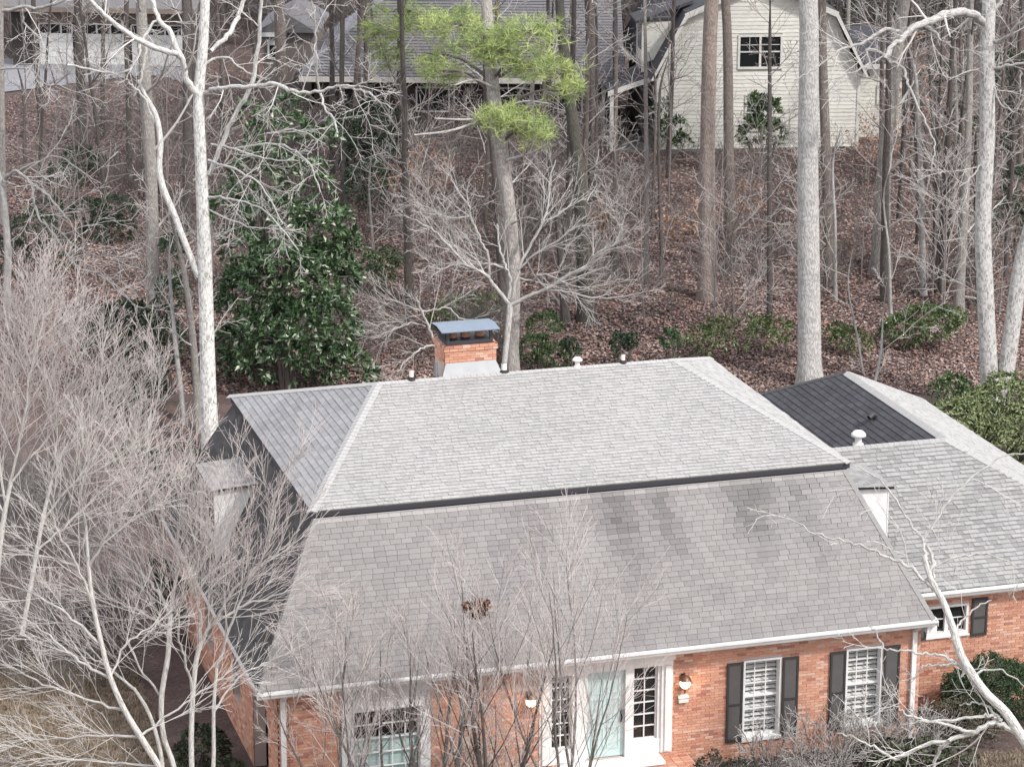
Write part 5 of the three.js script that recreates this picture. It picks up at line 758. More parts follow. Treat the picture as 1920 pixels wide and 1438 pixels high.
{ const b = onGround(540, 735), d = depthOf(b);
  evergreen('magnolia_tree', 'large glossy dark evergreen tree between the white barked tree and the chimney', 'tree', b, lobePx([[535, 640, 115, 85], [470, 660, 80, 70, 1], [600, 620, 85, 80, -0.5], [640, 690, 70, 45, 0.5], [540, 520, 100, 80], [610, 520, 75, 75, 0.5], [470, 560, 75, 80, 1.2], [612, 430, 66, 58, 0.6, 0.8], [520, 430, 85, 75, 0.8, 0.6], [460, 470, 55, 60, 1.5, 0.5], [575, 345, 62, 52, 0.8, 0.55], [490, 330, 72, 70, 1.4, 0.5], [430, 400, 45, 60, 2, 0.45], [520, 255, 75, 58, 1.4, 0.5], [600, 265, 40, 40, 1.5, 0.5], [465, 225, 45, 40, 2, 0.45], [545, 205, 40, 30, 1.6, 0.4], [650, 470, 40, 45, 1, 0.7]], d), { seed: 301, ros: 27, leaves: 9, geo: GEO.magnolia, mat: leafM.gloss, c0: G.deep[0], c1: [0.10, 0.165, 0.075], odd: 0.11, oddC: [0.36, 0.40, 0.30], stems: 8, stemR: 0.09, single: 0.05, spread: 0.05 }); }  // scattered pale odd leaves: light glints put into the leaf colour
const shrubs = [
  ['holly_shrub', 'dark evergreen shrub on the leaf bank below the stout dark pine', [[150, 300, 42, 30], [185, 310, 25, 22]], [165, 345], 'small', G.dark, 12],
  ['holly_shrub', 'broad dark evergreen shrub on the slope left of the broad grey brown trunk', [[215, 395, 50, 32], [165, 400, 42, 34], [120, 335, 40, 40], [205, 430, 60, 25]], [190, 450], 'small', G.dark, 10],
  ['holly_shrub', 'shaded evergreen thicket under the broad grey brown trunk, lower left', [[200, 640, 85, 45], [260, 690, 55, 60], [170, 610, 60, 40], [240, 600, 50, 40]], [220, 740], 'rhodo', G.dark, 12],
  ['holly_shrub', 'evergreen shrub in deep shade just left of the two slim curved trunks', [[255, 740, 60, 40], [285, 690, 30, 40]], [265, 790], 'small', G.dark, 12],
  ['holly_tree', 'dark holly under the pale fascia between two dark trunks left of the pine', [[700, 240, 55, 60], [672, 300, 40, 70, 1], [720, 300, 45, 60, 0.6]], [700, 385], 'small', G.dark, 12],
  ['rhododendron_shrub', 'leafy green shrub right of the glossy evergreen at mid height', [[720, 490, 40, 26], [705, 520, 42, 24]], [715, 550], 'rhodo', G.mid, 9],
  ['rhododendron_shrub', 'green shrub behind the spreading branches left of the chimney cap', [[860, 580, 55, 22], [905, 570, 35, 22], [835, 600, 40, 22]], [870, 612], 'rhodo', G.olive, 9],
  ['holly_shrub', 'dark green shrub right of the pine foot behind the ridge', [[1000, 655, 32, 32], [1035, 668, 35, 28], [1020, 610, 36, 26]], [1015, 700], 'small', G.mid, 12],
  ['holly_shrub', 'upright dark shrub behind the ridge vent on the main roof', [[1070, 660, 22, 32]], [1072, 700], 'small', G.dark, 14],
  ['holly_shrub', 'dark rounded shrub above the last pipe on the ridge', [[1165, 650, 24, 30], [1185, 640, 18, 18]], [1168, 692], 'small', G.dark, 14],
  ['holly_shrub', 'upright deep green shrub above the right end of the ridge', [[1257, 640, 22, 30]], [1257, 682], 'small', G.deep, 14],
  ['rhododendron_shrub', 'broad pale green brush between the ridge end and the tall pale trunk', [[1390, 625, 85, 30], [1330, 640, 60, 28], [1450, 620, 50, 28]], [1385, 668], 'rhodo', G.olive, 6],
  ['rhododendron_shrub', 'wide green shrub on the leaf slope right of the wing roof ridge', [[1740, 605, 60, 36], [1695, 620, 50, 30], [1780, 598, 32, 24]], [1735, 658], 'rhodo', [[0.03, 0.06, 0.02], [0.14, 0.19, 0.07]], 11],
  ['rhododendron_shrub', 'low pale green shrub left of the wide one on the leaf slope', [[1600, 638, 45, 24], [1570, 628, 30, 20]], [1595, 664], 'rhodo', G.olive, 8],
  ['holly_shrub', 'green shrub at the left foot of the white forked tree', [[1785, 735, 42, 34], [1815, 748, 26, 22]], [1790, 772], 'rhodo', G.mid, 12],
  ['holly_tree', 'dark evergreen filling the hollow under the eave left of the slim dark pine', [[690, 350, 48, 60, 1], [650, 250, 35, 50, 2], [735, 285, 36, 55, 2]], [690, 440], 'small', G.dark, 9],
  ['holly_shrub', 'dark evergreen shrub at the left edge under the crooked branches', [[60, 430, 55, 40], [20, 480, 45, 40], [110, 480, 55, 36]], [60, 530], 'small', G.dark, 8],
  ['holly_shrub', 'shaded evergreen shrub between the broad grey trunk and the white barked trunk', [[320, 560, 40, 60], [310, 640, 40, 60], [325, 470, 30, 45, 1]], [318, 740], 'small', G.dark, 10],
  ['holly_shrub', 'small dark evergreen between the first thin trunks on the far left bank', [[88, 395, 40, 30]], [90, 430], 'small', G.dark, 8],
  ['holly_tree', 'tall dark evergreen right of the cream house between pale trunks', [[1760, 190, 50, 80], [1800, 240, 40, 60]], [1775, 330], 'rhodo', G.dark, 4],
  ['holly_tree', 'dark evergreen low on the right slope behind the white forked tree', [[1895, 420, 45, 60], [1915, 350, 40, 50]], [1900, 500], 'rhodo', G.dark, 6],
  ['holly_shrub', 'dark shrub left of the dark end gable behind the pale bare trees', [[330, 880, 60, 50], [290, 930, 60, 45], [250, 870, 50, 45]], [310, 985], 'small', G.dark, 5],
  ['holly_shrub', 'dark shrub between the lawn and the brick end wall', [[330, 1130, 50, 55], [290, 1090, 45, 45]], [320, 1200], 'small', G.dark, 7],
  ['holly_tree', 'dark evergreen at the right edge behind the white forked tree', [[1900, 150, 45, 70], [1915, 250, 40, 60], [1890, 290, 40, 45]], [1905, 380], 'small', G.dark, 8],
  ['holly_tree', 'dark evergreen mass at the top edge right of the tall pale trunk', [[1625, 20, 60, 40], [1580, 10, 40, 40], [1680, 30, 35, 40]], [1620, 90], 'small', G.dark, 6],
  ['holly_tree', 'dark broad evergreen at the top edge near the arching white branch', [[1790, 40, 60, 45], [1740, 20, 45, 35]], [1775, 120], 'small', G.dark, 6],
  ['holly_tree', 'dark evergreen behind the cream dormer at the top edge', [[1135, 60, 40, 50], [1115, 120, 30, 40]], [1128, 180], 'small', G.dark, 6],
  ['magnolia_sapling', 'leafy evergreen sapling covering the lower window of the cream house', [[1412, 245, 28, 30], [1440, 205, 26, 26], [1420, 195, 20, 18], [1455, 250, 22, 26]], [1432, 330], 'magnolia', [[0.02, 0.05, 0.015], [0.09, 0.14, 0.05]], 9],
  ['magnolia_sapling', 'thin leafed evergreen sapling before the cream wall left of the twin trunks', [[1262, 245, 26, 30], [1245, 205, 18, 24], [1280, 265, 20, 14]], [1250, 320], 'magnolia', [[0.02, 0.05, 0.02], [0.08, 0.12, 0.05]], 5],
];
for (const [n, label, lobes, foot, g, c, ros] of shrubs) { const b = onGround(...foot); evergreen(n, label, n.includes('tree') ? 'tree' : n.includes('sapling') ? 'sapling' : 'shrub', b, lobePx(lobes, depthOf(b)), { seed: Math.round(foot[0] * 3 + foot[1]), ros: ros * (g === 'small' ? 6.5 : g === 'rhodo' ? 5 : 4), leaves: g === 'small' ? 9 : 8, geo: GEO[g], mat: g === 'small' ? leafM.matte : leafM.gloss, c0: c[0], c1: c[1], odd: 0.03, oddC: [0.2, 0.2, 0.1], stemR: 0.04, spread: 0.06 }); }
// clipped hedge behind the wing and the round bushes in front of it
{ const b = [27.2, 0, -19.6]; evergreen('hedge', 'pale green leafy hedge behind the wing at the right edge below the white forked tree', 'hedge', b, [[[24.6, 0.5, -18.6], [1.5, 1.0, 1.1]], [[26.3, 0.7, -18.9], [1.7, 1.3, 1.2]], [[28.3, 0.6, -19], [1.6, 1.2, 1.2]], [[26, 0.2, -17.6], [1.6, 0.9, 1]], [[28, 0.1, -17.4], [1.6, 0.8, 1]]], { seed: 411, ros: 75, leaves: 8, geo: GEO.rhodo, mat: leafM.matte, c0: [0.08, 0.11, 0.04], c1: [0.26, 0.30, 0.15], stems: 5 }); }
evergreen('boxwood_bush', 'large round dark green bush against the brick wing under its window', 'bush', [16.2, 0, 0.95], [[[16.0, 0.45, 0.95], [1.15, 0.95, 0.85]], [[16.75, 0.3, 1.0], [0.85, 0.85, 0.8]], [[15.5, 0.35, 0.8], [0.7, 0.75, 0.7]]], { seed: 421, ros: 420, leaves: 9, geo: GEO.box, mat: leafM.matte, c0: [0.016, 0.035, 0.012], c1: [0.06, 0.105, 0.04], stems: 4 });
evergreen('spirea_bush', 'dull brown green bush at the house corner left of the large round bush', 'bush', [14.95, 0, 1.5], [[[14.9, 0.0, 1.5], [0.6, 0.62, 0.6]], [[15.5, -0.15, 1.75], [0.65, 0.5, 0.6]]], { seed: 422, ros: 260, leaves: 7, geo: GEO.box, mat: leafM.matte, c0: [0.05, 0.045, 0.03], c1: [0.15, 0.14, 0.09], stems: 4 });
evergreen('azalea_bush', 'dark olive low bush in the bed under the right front window', 'bush', [12.9, 0, 2.7], [[[12.6, -0.1, 2.6], [0.8, 0.42, 0.6]], [[13.5, -0.15, 2.8], [0.7, 0.4, 0.55]], [[14.2, -0.2, 3.1], [0.6, 0.36, 0.5]]], { seed: 423, ros: 150, leaves: 7, geo: GEO.small, mat: leafM.matte, c0: [0.03, 0.035, 0.02], c1: [0.11, 0.12, 0.07], stems: 4 });
evergreen('yew_bush', 'dark bush beside the brick step right of the door', 'bush', [8.6, 0, 2.5], [[[8.5, -0.05, 2.5], [0.55, 0.5, 0.5]], [[9.1, -0.12, 2.6], [0.5, 0.4, 0.45]]], { seed: 424, ros: 200, leaves: 8, geo: GEO.box, mat: leafM.matte, c0: [0.012, 0.018, 0.012], c1: [0.05, 0.06, 0.04], stems: 3 });
evergreen('yew_bush', 'dark bush on the lawn side of the brick end wall, lower left', 'bush', [-2.3, 0, -1.2], [[[-2.3, 0.1, -1.4], [0.7, 0.7, 0.7]], [[-2.0, -0.05, -0.2], [0.55, 0.5, 0.5]]], { seed: 425, ros: 140, leaves: 8, geo: GEO.small, mat: leafM.matte, c0: [0.012, 0.018, 0.01], c1: [0.07, 0.085, 0.04], stems: 3 });

// bare clumps: a multi-stemmed bush or small tree
function clump(name, label, cat, base, o) {
  const R = rng(o.seed), t = thing(name, label, cat, [base[0], ground(base[0], base[2]), base[2]], o.group), tw = new MB(), tips = new MB();
  for (let k = 0; k < o.stems; k++) {
    const az = o.az ? lerp(o.az[0], o.az[1], (k + 0.5) / o.stems) : k / o.stems * 6.283 + R(), ln = (o.lean ?? 0.35) * (0.35 + R() * 0.9), d = norm([Math.cos(az) * Math.sin(ln), Math.cos(ln), Math.sin(az) * Math.sin(ln)]), m = new MB();
    grow([m, m, tw, tips], [base[0] + Math.cos(az) * 0.15 * (o.foot ?? 1) * R(), ground(base[0], base[2]) - 0.2, base[2] + Math.sin(az) * 0.15 * R()], d, o.h * (0.75 + 0.4 * R()), o.r * (0.7 + 0.5 * R()), 0, o.L, R); part('stem', m, o.mat || K.crape, t);
  }
  part('twig', tw, o.tw || K.twigPale, t, 'stuff'); if (!tips.empty) part('twig_tip', tips, o.tips || K.twigRed, t, 'stuff'); return t;
}
const CR = TW(0.0048, [{ seg: 0.5, wig: 0.09, up: 0.05, taper: 0.3 }, { n: 9, t0: 0.28, lr: 0.5, ang: 0.55, rr: 0.5, seg: 0.3, wig: 0.12, up: 0.06, taper: 0.35 }, { n: 9, t0: 0.15, lr: 0.5, ang: 0.5, rr: 0.5, seg: 0.26, wig: 0.12, up: 0.05 }, { n: 6, t0: 0.15, lr: 0.55, ang: 0.5, rr: 0.65, seg: 0.24, wig: 0.13, up: 0.03 }]);
const foot = (x, d) => { const p = at(x, 719, d); return [p[0], ground(p[0], p[2]), p[2]]; };
const footD = (x, d) => { let p = at(x, 719, d), v = dirPx(x, 719); const y = ground(p[0], p[2]); const k = (p[1] - y); return [p[0], y, p[2] + 0]; };
// a foot on the ground d metres ahead in column x of the photograph
function under(x, d) { let lo = 0, hi = 4000; for (let k = 0; k < 40; k++) { const m = (lo + hi) / 2, p = at(x, m, d); if (p[1] > ground(p[0], p[2])) lo = m; else hi = m; } return at(x, lo, d); }
const CF = TW(0.0046, [{ seg: 0.4, wig: 0.09, up: 0.06, taper: 0.14 }, { n: 7, t0: 0.28, lr: 0.46, ang: 0.5, rr: 0.42, seg: 0.3, wig: 0.09, up: 0.09, taper: 0.3 }, { n: 7, t0: 0.12, lr: 0.5, ang: 0.45, rr: 0.5, seg: 0.26, wig: 0.1, up: 0.06 }, { n: 5, t0: 0.15, lr: 0.65, ang: 0.4, rr: 0.65, seg: 0.26, wig: 0.1, up: 0.04 }]);
clump('crape_myrtle', 'bare many stemmed tree before the white trimmed big window', 'tree', under(640, 60.6), { seed: 512, stems: 4, h: 4.6, r: 0.05, lean: 0.5, L: CF, tw: K.twigPale, mat: K.grey });
clump('crape_myrtle', 'slim bare tree on the brick right of the white trimmed big window', 'tree', under(735, 60.9), { seed: 520, stems: 3, h: 5.0, r: 0.045, lean: 0.3, L: CF, tw: K.twigPale, mat: K.grey });
clump('crape_myrtle', 'bare tree with dark grey stems left of the pale aqua door', 'tree', under(822, 60.4), { seed: 513, stems: 4, h: 5.5, r: 0.07, lean: 0.26, L: CF, tw: K.twigPale, mat: K.grey });
clump('crape_myrtle', 'bare tree with thick dark stems beside the left lantern', 'tree', under(938, 60.2), { seed: 514, stems: 4, h: 5.6, r: 0.08, lean: 0.22, L: CF, tw: K.twigPale, mat: K.brown });
clump('crape_myrtle', 'bare reddish tipped tree rising in front of the aqua door', 'tree', under(1070, 60), { seed: 515, stems: 6, h: 5.9, r: 0.045, lean: 0.24, L: CF, tw: K.twigPale, mat: K.grey });
const LF = TW(0.0043, [{ seg: 1, wig: 0 }, { n: 1, per: 3.3, t0: 0.1, len: 1.75, ang: 0.55, rr: 0.34, seg: 0.28, wig: 0.09, up: 0.05, taper: 0.28 }, { n: 6, t0: 0.12, lr: 0.55, ang: 0.46, rr: 0.5, seg: 0.26, wig: 0.09, up: 0.04, taper: 0.4 }, { n: 3.4, t0: 0.15, lr: 0.75, ang: 0.4, rr: 0.65, seg: 0.26, wig: 0.09, up: 0.03 }]);
{ // three pale bare trees in the lower left
  const d = 59.5, f = under(340, d);
  limbTree('crape_myrtle', 'pale many stemmed bare tree in front of the house\'s left end wall', f, [[[330, 1510, 11.7], [325, 1438, 10.1], [306, 1380, 10.1], [302, 1310, 10.1], [314, 1230, 10.1], [319, 1150, 8.6]], [[362, 1510, 10.9], [358, 1400, 10.1], [361, 1300, 10.1], [369, 1230, 9.4], [378, 1202, 8.6]], [[300, 1510, 8.6], [304, 1438, 7.8], [290, 1370, 7.8], [274, 1328, 7], [250, 1290, 6.2]], [[395, 1510, 8.6], [400, 1420, 7.8], [400, 1330, 7], [406, 1250, 6.2]]], d, K.crape, K.twigVeil, [
    [[[319, 1152, 7], [300, 1118, 6.2], [270, 1080, 4.7], [232, 1040, 3.9], [188, 1008, 2.3]], 0.6, 1], [[[319, 1150, 7], [330, 1080, 6.2], [331, 1020, 5.5], [341, 960, 3.9], [352, 900, 3.1], [360, 842, 2.3]], -0.6, 1.2], [[[378, 1204, 7.8], [398, 1168, 7], [422, 1130, 6.2], [452, 1090, 5.5], [492, 1058, 3.9], [530, 1028, 3.1], [562, 992, 2.3]], -0.5, 1.1], [[[377, 1205, 6.2], [372, 1150, 5.5], [366, 1100, 4.7], [368, 1040, 3.9], [350, 980, 3.1], [332, 920, 2.3]], -1, 1.2], [[[396, 1172, 6.2], [430, 1150, 5.5], [472, 1130, 3.9], [540, 1110, 3.1], [600, 1094, 1.6]], 0.6, 0.9], [[[318, 1182, 5.5], [272, 1150, 4.7], [216, 1128, 3.1], [170, 1090, 2.3]], 0.6, 1], [[[406, 1252, 6.2], [430, 1180, 5.5], [460, 1100, 4.7], [498, 1035, 3.9], [512, 975, 3.1], [520, 915, 2.3], [540, 868, 1.6]], -1.5, 1.2], [[[250, 1292, 6.2], [206, 1256, 4.7], [172, 1232, 3.9], [130, 1200, 2.3]], 0.5, 1], [[[361, 1300, 5.5], [346, 1240, 4.7], [332, 1190, 3.9], [345, 1120, 3.1], [390, 1040, 2.3], [410, 960, 1.6]], -1.8, 1.2], [[[330, 1085, 4.7], [300, 1020, 3.9], [280, 960, 3.1], [282, 900, 2.3], [270, 850, 1.6]], -1, 1.3], [[[452, 1092, 3.9], [455, 1030, 3.1], [440, 960, 2.3], [440, 890, 1.6]], -1.5, 1.3], [[[400, 1335, 4.7], [450, 1270, 3.9], [505, 1240, 3.1], [560, 1215, 1.6]], 1, 0.7], [[[303, 1310, 4.7], [262, 1250, 3.9], [235, 1190, 3.1], [218, 1130, 2.3]], 1, 1]], LF, 551, 1.15, K.twigRed);
  const d2 = 57, f2 = under(350, d2);
  limbTree('dogwood_tree', 'pale lichen spotted bare tree in the lower left corner with fanning branches', f2, [[[372, 1600, 14], [332, 1500, 13.3], [298, 1438, 12.5], [262, 1380, 11.7], [232, 1330, 10.9], [206, 1270, 10.1], [190, 1210, 9.4], [173, 1130, 8.6], [165, 1060, 7], [160, 985, 5.5]]], d2, K.crape, K.twigVeil, [
    [[[206, 1272, 6.2], [150, 1240, 5.5], [90, 1190, 3.9], [30, 1150, 3.1], [-20, 1130, 2.3]], 0.8, 1], [[[232, 1332, 6.2], [160, 1312, 4.7], [80, 1282, 3.9], [0, 1238, 2.3]], 1, 1], [[[190, 1212, 6.2], [122, 1150, 4.7], [60, 1110, 3.9], [-10, 1088, 2.3]], 0.5, 1], [[[173, 1132, 5.5], [142, 1060, 4.7], [110, 1000, 3.9], [86, 920, 2.3]], -0.5, 1.2], [[[264, 1382, 6.2], [180, 1378, 4.7], [90, 1386, 3.9], [0, 1392, 2.3]], 1, 0.8], [[[166, 1062, 5.5], [200, 1000, 4.7], [236, 940, 3.1], [262, 870, 2.3]], -0.8, 1.2], [[[262, 1380, 5.5], [330, 1330, 3.9], [400, 1280, 3.1], [450, 1262, 1.6]], 1, 0.6], [[[160, 988, 4.7], [150, 930, 3.9], [165, 860, 3.1], [160, 800, 1.6]], -0.8, 1.3], [[[206, 1270, 4.7], [232, 1212, 3.9], [290, 1168, 3.1], [320, 1110, 1.6]], 0.8, 0.8], [[[298, 1438, 5.5], [210, 1430, 4.7], [120, 1425, 3.9], [20, 1438, 2.3]], 1.4, 0.8], [[[142, 1062, 3.9], [80, 1040, 3.1], [20, 1030, 2.3]], 0, 1.2]], LF, 552, 1.0, K.twigVeil);
  const d3 = 65, f3 = under(-20, d3);
  limbTree('dogwood_tree', 'pale pinkish bare tree at the left edge, densely twigged up to the crooked branches', f3, [[[-10, 1180, 11.7], [-5, 1060, 10.9], [8, 960, 9.4], [20, 900, 7.8]], [[40, 1190, 9.4], [60, 1080, 8.6], [78, 980, 7.8], [96, 900, 6.2]]], d3, K.crape, K.twigVeil, [
    [[[20, 900, 5.5], [40, 800, 4.7], [58, 690, 4.7], [82, 585, 3.1], [98, 505, 2.3]], -0.8, 1.4], [[[10, 950, 5.5], [-5, 850, 4.7], [0, 760, 3.9], [25, 660, 3.1], [28, 560, 2.3]], 0.5, 1.4], [[[96, 900, 4.7], [120, 846, 4.7], [172, 770, 3.9], [190, 684, 3.1], [186, 632, 2.3]], -0.5, 1.4], [[[80, 975, 4.7], [140, 905, 4.7], [228, 856, 3.9], [282, 792, 3.1], [298, 724, 2.3], [296, 668, 1.6]], -0.8, 1.3], [[[70, 1030, 4.7], [130, 980, 4.7], [180, 930, 3.9], [240, 880, 3.1], [250, 820, 2.3], [246, 756, 1.6]], 0.5, 1.3], [[[20, 905, 4.7], [85, 822, 3.9], [130, 740, 3.1], [140, 650, 2.3], [132, 590, 1.6]], 0.3, 1.4], [[[8, 965, 4.7], [-30, 900, 3.9], [-50, 800, 3.1], [-40, 700, 2.3]], 0, 1.2], [[[40, 802, 3.9], [20, 720, 3.1], [45, 620, 2.3], [60, 540, 1.6]], 0.6, 1.4], [[[96, 902, 3.9], [105, 800, 3.1], [95, 700, 2.3], [115, 620, 1.6]], 0.8, 1.4], [[[140, 906, 3.9], [190, 830, 3.1], [220, 760, 2.3], [238, 700, 1.6]], 0.2, 1.4]], LF, 553, 1.3, K.twigRed); }
const SB = TW(0.006, [{ seg: 0.3, wig: 0.14, up: 0.03, taper: 0.35 }, { n: 7, t0: 0.2, lr: 0.55, ang: 0.6, rr: 0.55, seg: 0.22, wig: 0.18, up: 0.03 }, { n: 6, t0: 0.15, lr: 0.55, ang: 0.6, rr: 0.6, seg: 0.2, wig: 0.2 }]);
[[9.9, 2.3, 1.1, 'bare grey shrub under the left of the two shuttered windows'], [11.4, 2.5, 1.3, 'bare grey shrub between the two shuttered windows'], [12.6, 2.2, 1.2, 'bare grey shrub under the right shuttered window'], [13.7, 2.4, 1.0, 'bare grey shrub at the foot of the right downspout'], [3.2, 2.4, 1.5, 'bare grey shrub on the brick between big window and door'], [10.6, 3.6, 1.2, 'bare grey shrub at the bottom edge nearest the shuttered windows']].forEach(([x, z, h, l], i) => clump('bare_shrub', l, 'shrub', [x, -0.45, z], { seed: 531 + i, stems: 12, h: h * 1.15, r: 0.022, lean: 0.6, L: SB, mat: K.grey, tw: K.twigGrey, tips: K.twigGrey }));

// the white bare tree whose branches reach in from the lower right corner
{ const f = under(2010, 60.5), d = 60.5;
  limbTree('bare_tree', 'white branched bare tree leaning in from the lower right corner over the wing', f, [[[2010, 1500, 26], [1960, 1440, 24], [1915, 1378, 20], [1886, 1335, 18], [1850, 1300, 17], [1822, 1262, 17], [1800, 1222, 15], [1788, 1180, 14], [1770, 1130, 13], [1746, 1085, 11], [1732, 1040, 9]]], d, K.white, K.twigPale, [
    [[[1764, 1115, 9], [1735, 1090, 8], [1712, 1065, 7], [1670, 1048, 6], [1630, 1028, 5], [1585, 1015, 4], [1530, 1000, 3], [1470, 965, 2]], 0.4, 1.2], [[[1742, 1080, 9], [1752, 1050, 8], [1735, 1020, 6], [1715, 990, 5], [1690, 950, 4], [1650, 900, 3], [1600, 872, 2]], 0.5, 1], [[[1738, 1050, 7], [1732, 1020, 6], [1750, 985, 5], [1790, 930, 4], [1838, 885, 4], [1880, 858, 3], [1940, 850, 2]], 0.8, 1.2], [[[1752, 1085, 5], [1756, 1060, 4], [1800, 1045, 4], [1850, 1040, 3], [1915, 1062, 2]], 0.6, 1.5],
    [[[1905, 1372, 12], [1870, 1355, 11], [1830, 1372, 10], [1775, 1390, 9], [1735, 1398, 8], [1700, 1415, 6], [1680, 1422, 6], [1640, 1400, 5], [1610, 1385, 4], [1570, 1375, 2]], 0.5, 1], [[[1830, 1374, 8], [1790, 1362, 7], [1745, 1352, 6], [1715, 1345, 5], [1695, 1335, 4], [1676, 1322, 3]], 0.4, 1.2], [[[1880, 1352, 8], [1860, 1342, 7], [1830, 1345, 6], [1780, 1352, 5], [1730, 1352, 4], [1690, 1358, 2]], 0.2, 1.4], [[[1780, 1390, 8], [1762, 1408, 7], [1752, 1440, 6], [1748, 1475, 4]], 0.6, 1], [[[1815, 1258, 8], [1790, 1242, 7], [1760, 1228, 5], [1725, 1224, 5], [1690, 1220, 4], [1660, 1214, 3], [1640, 1180, 3], [1625, 1172, 2]], 0.4, 1.1], [[[1795, 1245, 6], [1765, 1246, 5], [1732, 1250, 4], [1712, 1272, 3], [1690, 1275, 2]], 0.4, 1.3], [[[1826, 1270, 5], [1845, 1255, 4], [1880, 1258, 3], [1925, 1290, 2]], 0.5, 1.4], [[[1790, 1185, 5], [1805, 1165, 4], [1830, 1140, 3], [1860, 1125, 2]], 0.6, 1.3], [[[1875, 1345, 6], [1850, 1325, 5], [1825, 1318, 4], [1800, 1322, 2]], 0.3, 1.3],
  ], LW, 76, 0.75); }
// clump of dead leaves and sticks caught in the twigs before the roof
{ const c = at(893, 1140, 59.4), R = rng(88), t = thing('leaf_nest', 'ragged brown nest of dead leaves caught in bare twigs before the lower roof', 'nest', c), mm = [], cc = [], st = new MB();
  for (let k = 0; k < 260; k++) { const d = rv(R), r = 0.05 + 0.2 * Math.pow(R(), 0.6); mm.push(place(add(c, [d[0] * r * 1.15, d[1] * r * 0.85, d[2] * r]), zTo(rv(R), R), 0.7 + R() * 0.6)); cc.push(colr(mix3([0.045, 0.02, 0.014], [0.26, 0.13, 0.085], R()))); }
  for (let k = 0; k < 16; k++) { const d = rv(R); st.tube([add(c, mul(d, 0.1)), add(c, mul(norm(add(d, [0, 0.3, 0])), 0.34))], [0.006, 0.004], 3); } st.tube([add(c, [0.06, -1.3, 0]), add(c, [0.05, -0.6, 0]), c], [0.014, 0.011, 0.008], 5); part('stick', st, K.twigBrown, t, 'stuff'); instanced('leaf', GEO.beech, leafM.dry, mm, cc, t); }
// beech saplings that keep their copper leaves
[[1290, 400, 60, 45, 'copper leaved sapling spread below the thick reddish trunks'], [1400, 370, 55, 28, 'pale copper leaved sapling under the cream house right of the twin trunks'], [800, 310, 70, 45, 'copper leaved sapling left of the tall pine above the spreading tree'], [1125, 415, 18, 40, 'small orange leaved sapling left of the crooked pale trunk'], [1660, 255, 75, 70, 'copper leaved sapling at the right end of the cream house'], [1735, 200, 70, 90, 'rusty leaved sapling right of the greenish leaning trunk'], [1690, 90, 55, 60, 'rusty leaved sapling at the top near the arching branch'], [740, 330, 40, 22, 'pinkish leaved sapling over the dark hollow left of the pine']].forEach(([x, y, rx, ry, label], i) => {
  const R = rng(600 + i), f = onGround(x + 6, y + ry + 55), d = depthOf(f), t = thing('beech_sapling', label, 'sapling', [f[0], ground(f[0], f[2]), f[2]]), c = at(x, y, d), k = d / FP, br = new MB(), mm = [], cc = [];
  const [P, r] = smooth([add(f, [0, -0.2, 0]), mix3(f, c, 0.5), add(c, [0, ry * k * 0.6, 0])], [0.035, 0.025, 0.008], 5); br.tube(P, r, 5);
  for (let b = 0; b < 40; b++) { const o = rv(R), e = [c[0] + o[0] * rx * k, c[1] + o[1] * ry * k, c[2] + o[2] * rx * k], s = P[Math.floor(P.length * (0.45 + 0.5 * R()))]; br.tube([s, add(mix3(s, e, 0.55), [0, 0.08, 0]), e], [0.011, 0.008, 0.005], 3); for (let q = 0; q < 17; q++) { const p = add(mix3(s, e, 0.35 + 0.7 * R()), mul(rv(R), 0.09)); mm.push(place(p, zTo(norm(add(rv(R), [0, -0.35, 0])), R), 0.8 + R() * 0.7)); cc.push(colr(mix3([0.24, 0.12, 0.075], [0.56, 0.38, 0.28], R()))); } }
  part('stem', br, K.twigBrown, t); instanced('leaf', GEO.beech, leafM.dry, mm, cc, t);
});
// thin bare saplings all through the wood, all of one kind
{ const protos = [0, 1, 2].map((i) => { const R = rng(700 + i), t = new THREE.Group(), a = new MB(), b = new MB(); grow([a, b, b], [0, -0.2, 0], [0, 1, 0], 4.2 + i, 0.03, 0, TW(0.007, [{ seg: 0.5, wig: 0.06, up: 0.05, taper: 0.3 }, { n: 15, t0: 0.2, lr: 0.36, ang: 0.8, rr: 0.45, seg: 0.35, wig: 0.15, up: 0.05 }, { n: 6, t0: 0.15, lr: 0.45, ang: 0.7, rr: 0.6, seg: 0.3, wig: 0.2 }]), R); const s = sh(new THREE.Mesh(a.geo(), K.twigBrown)); s.name = 'stem'; const w = sh(new THREE.Mesh(b.geo(), i === 1 ? K.twigGrey : K.twigBrown)); w.name = 'twig'; w.userData.kind = 'stuff'; t.add(s, w); return t; });
  const R = rng(710); let made = 0;
  for (let k = 0; k < 600 && made < 72; k++) { const x = -20 + R() * 1960, y = 190 + R() * 480, f = onGround(x, y); if (f[2] > -18 || (y < 300 && x > 1180 && x < 1640) || (x < 360 && y < 200) || (x > 400 && x < 690 && y > 350)) continue; const c = protos[made % 3].clone(); c.name = numbered('bare_sapling'); c.position.set(f[0], ground(f[0], f[2]), f[2]); c.rotation.y = R() * 6.28; c.scale.setScalar(0.7 + R() * 0.7); const zn = x < 380 ? 'on the leaf bank below the garage doors' : x < 950 ? 'in the hollow between glossy evergreen and tall pine' : x < 1230 ? 'between the tall pine and the cream house porch' : x < 1500 ? 'on the leaf slope under the cream gable' : x < 1700 ? 'on the slope right of the tall pale trunk' : 'on the slope around the white forked tree', nf = y > 430 ? 'low' : 'high'; c.userData = { label: `thin bare brown sapling ${nf} ${zn}`, category: 'sapling', group: `bare saplings ${nf} ${zn}` }; scene.add(c); made++; } }
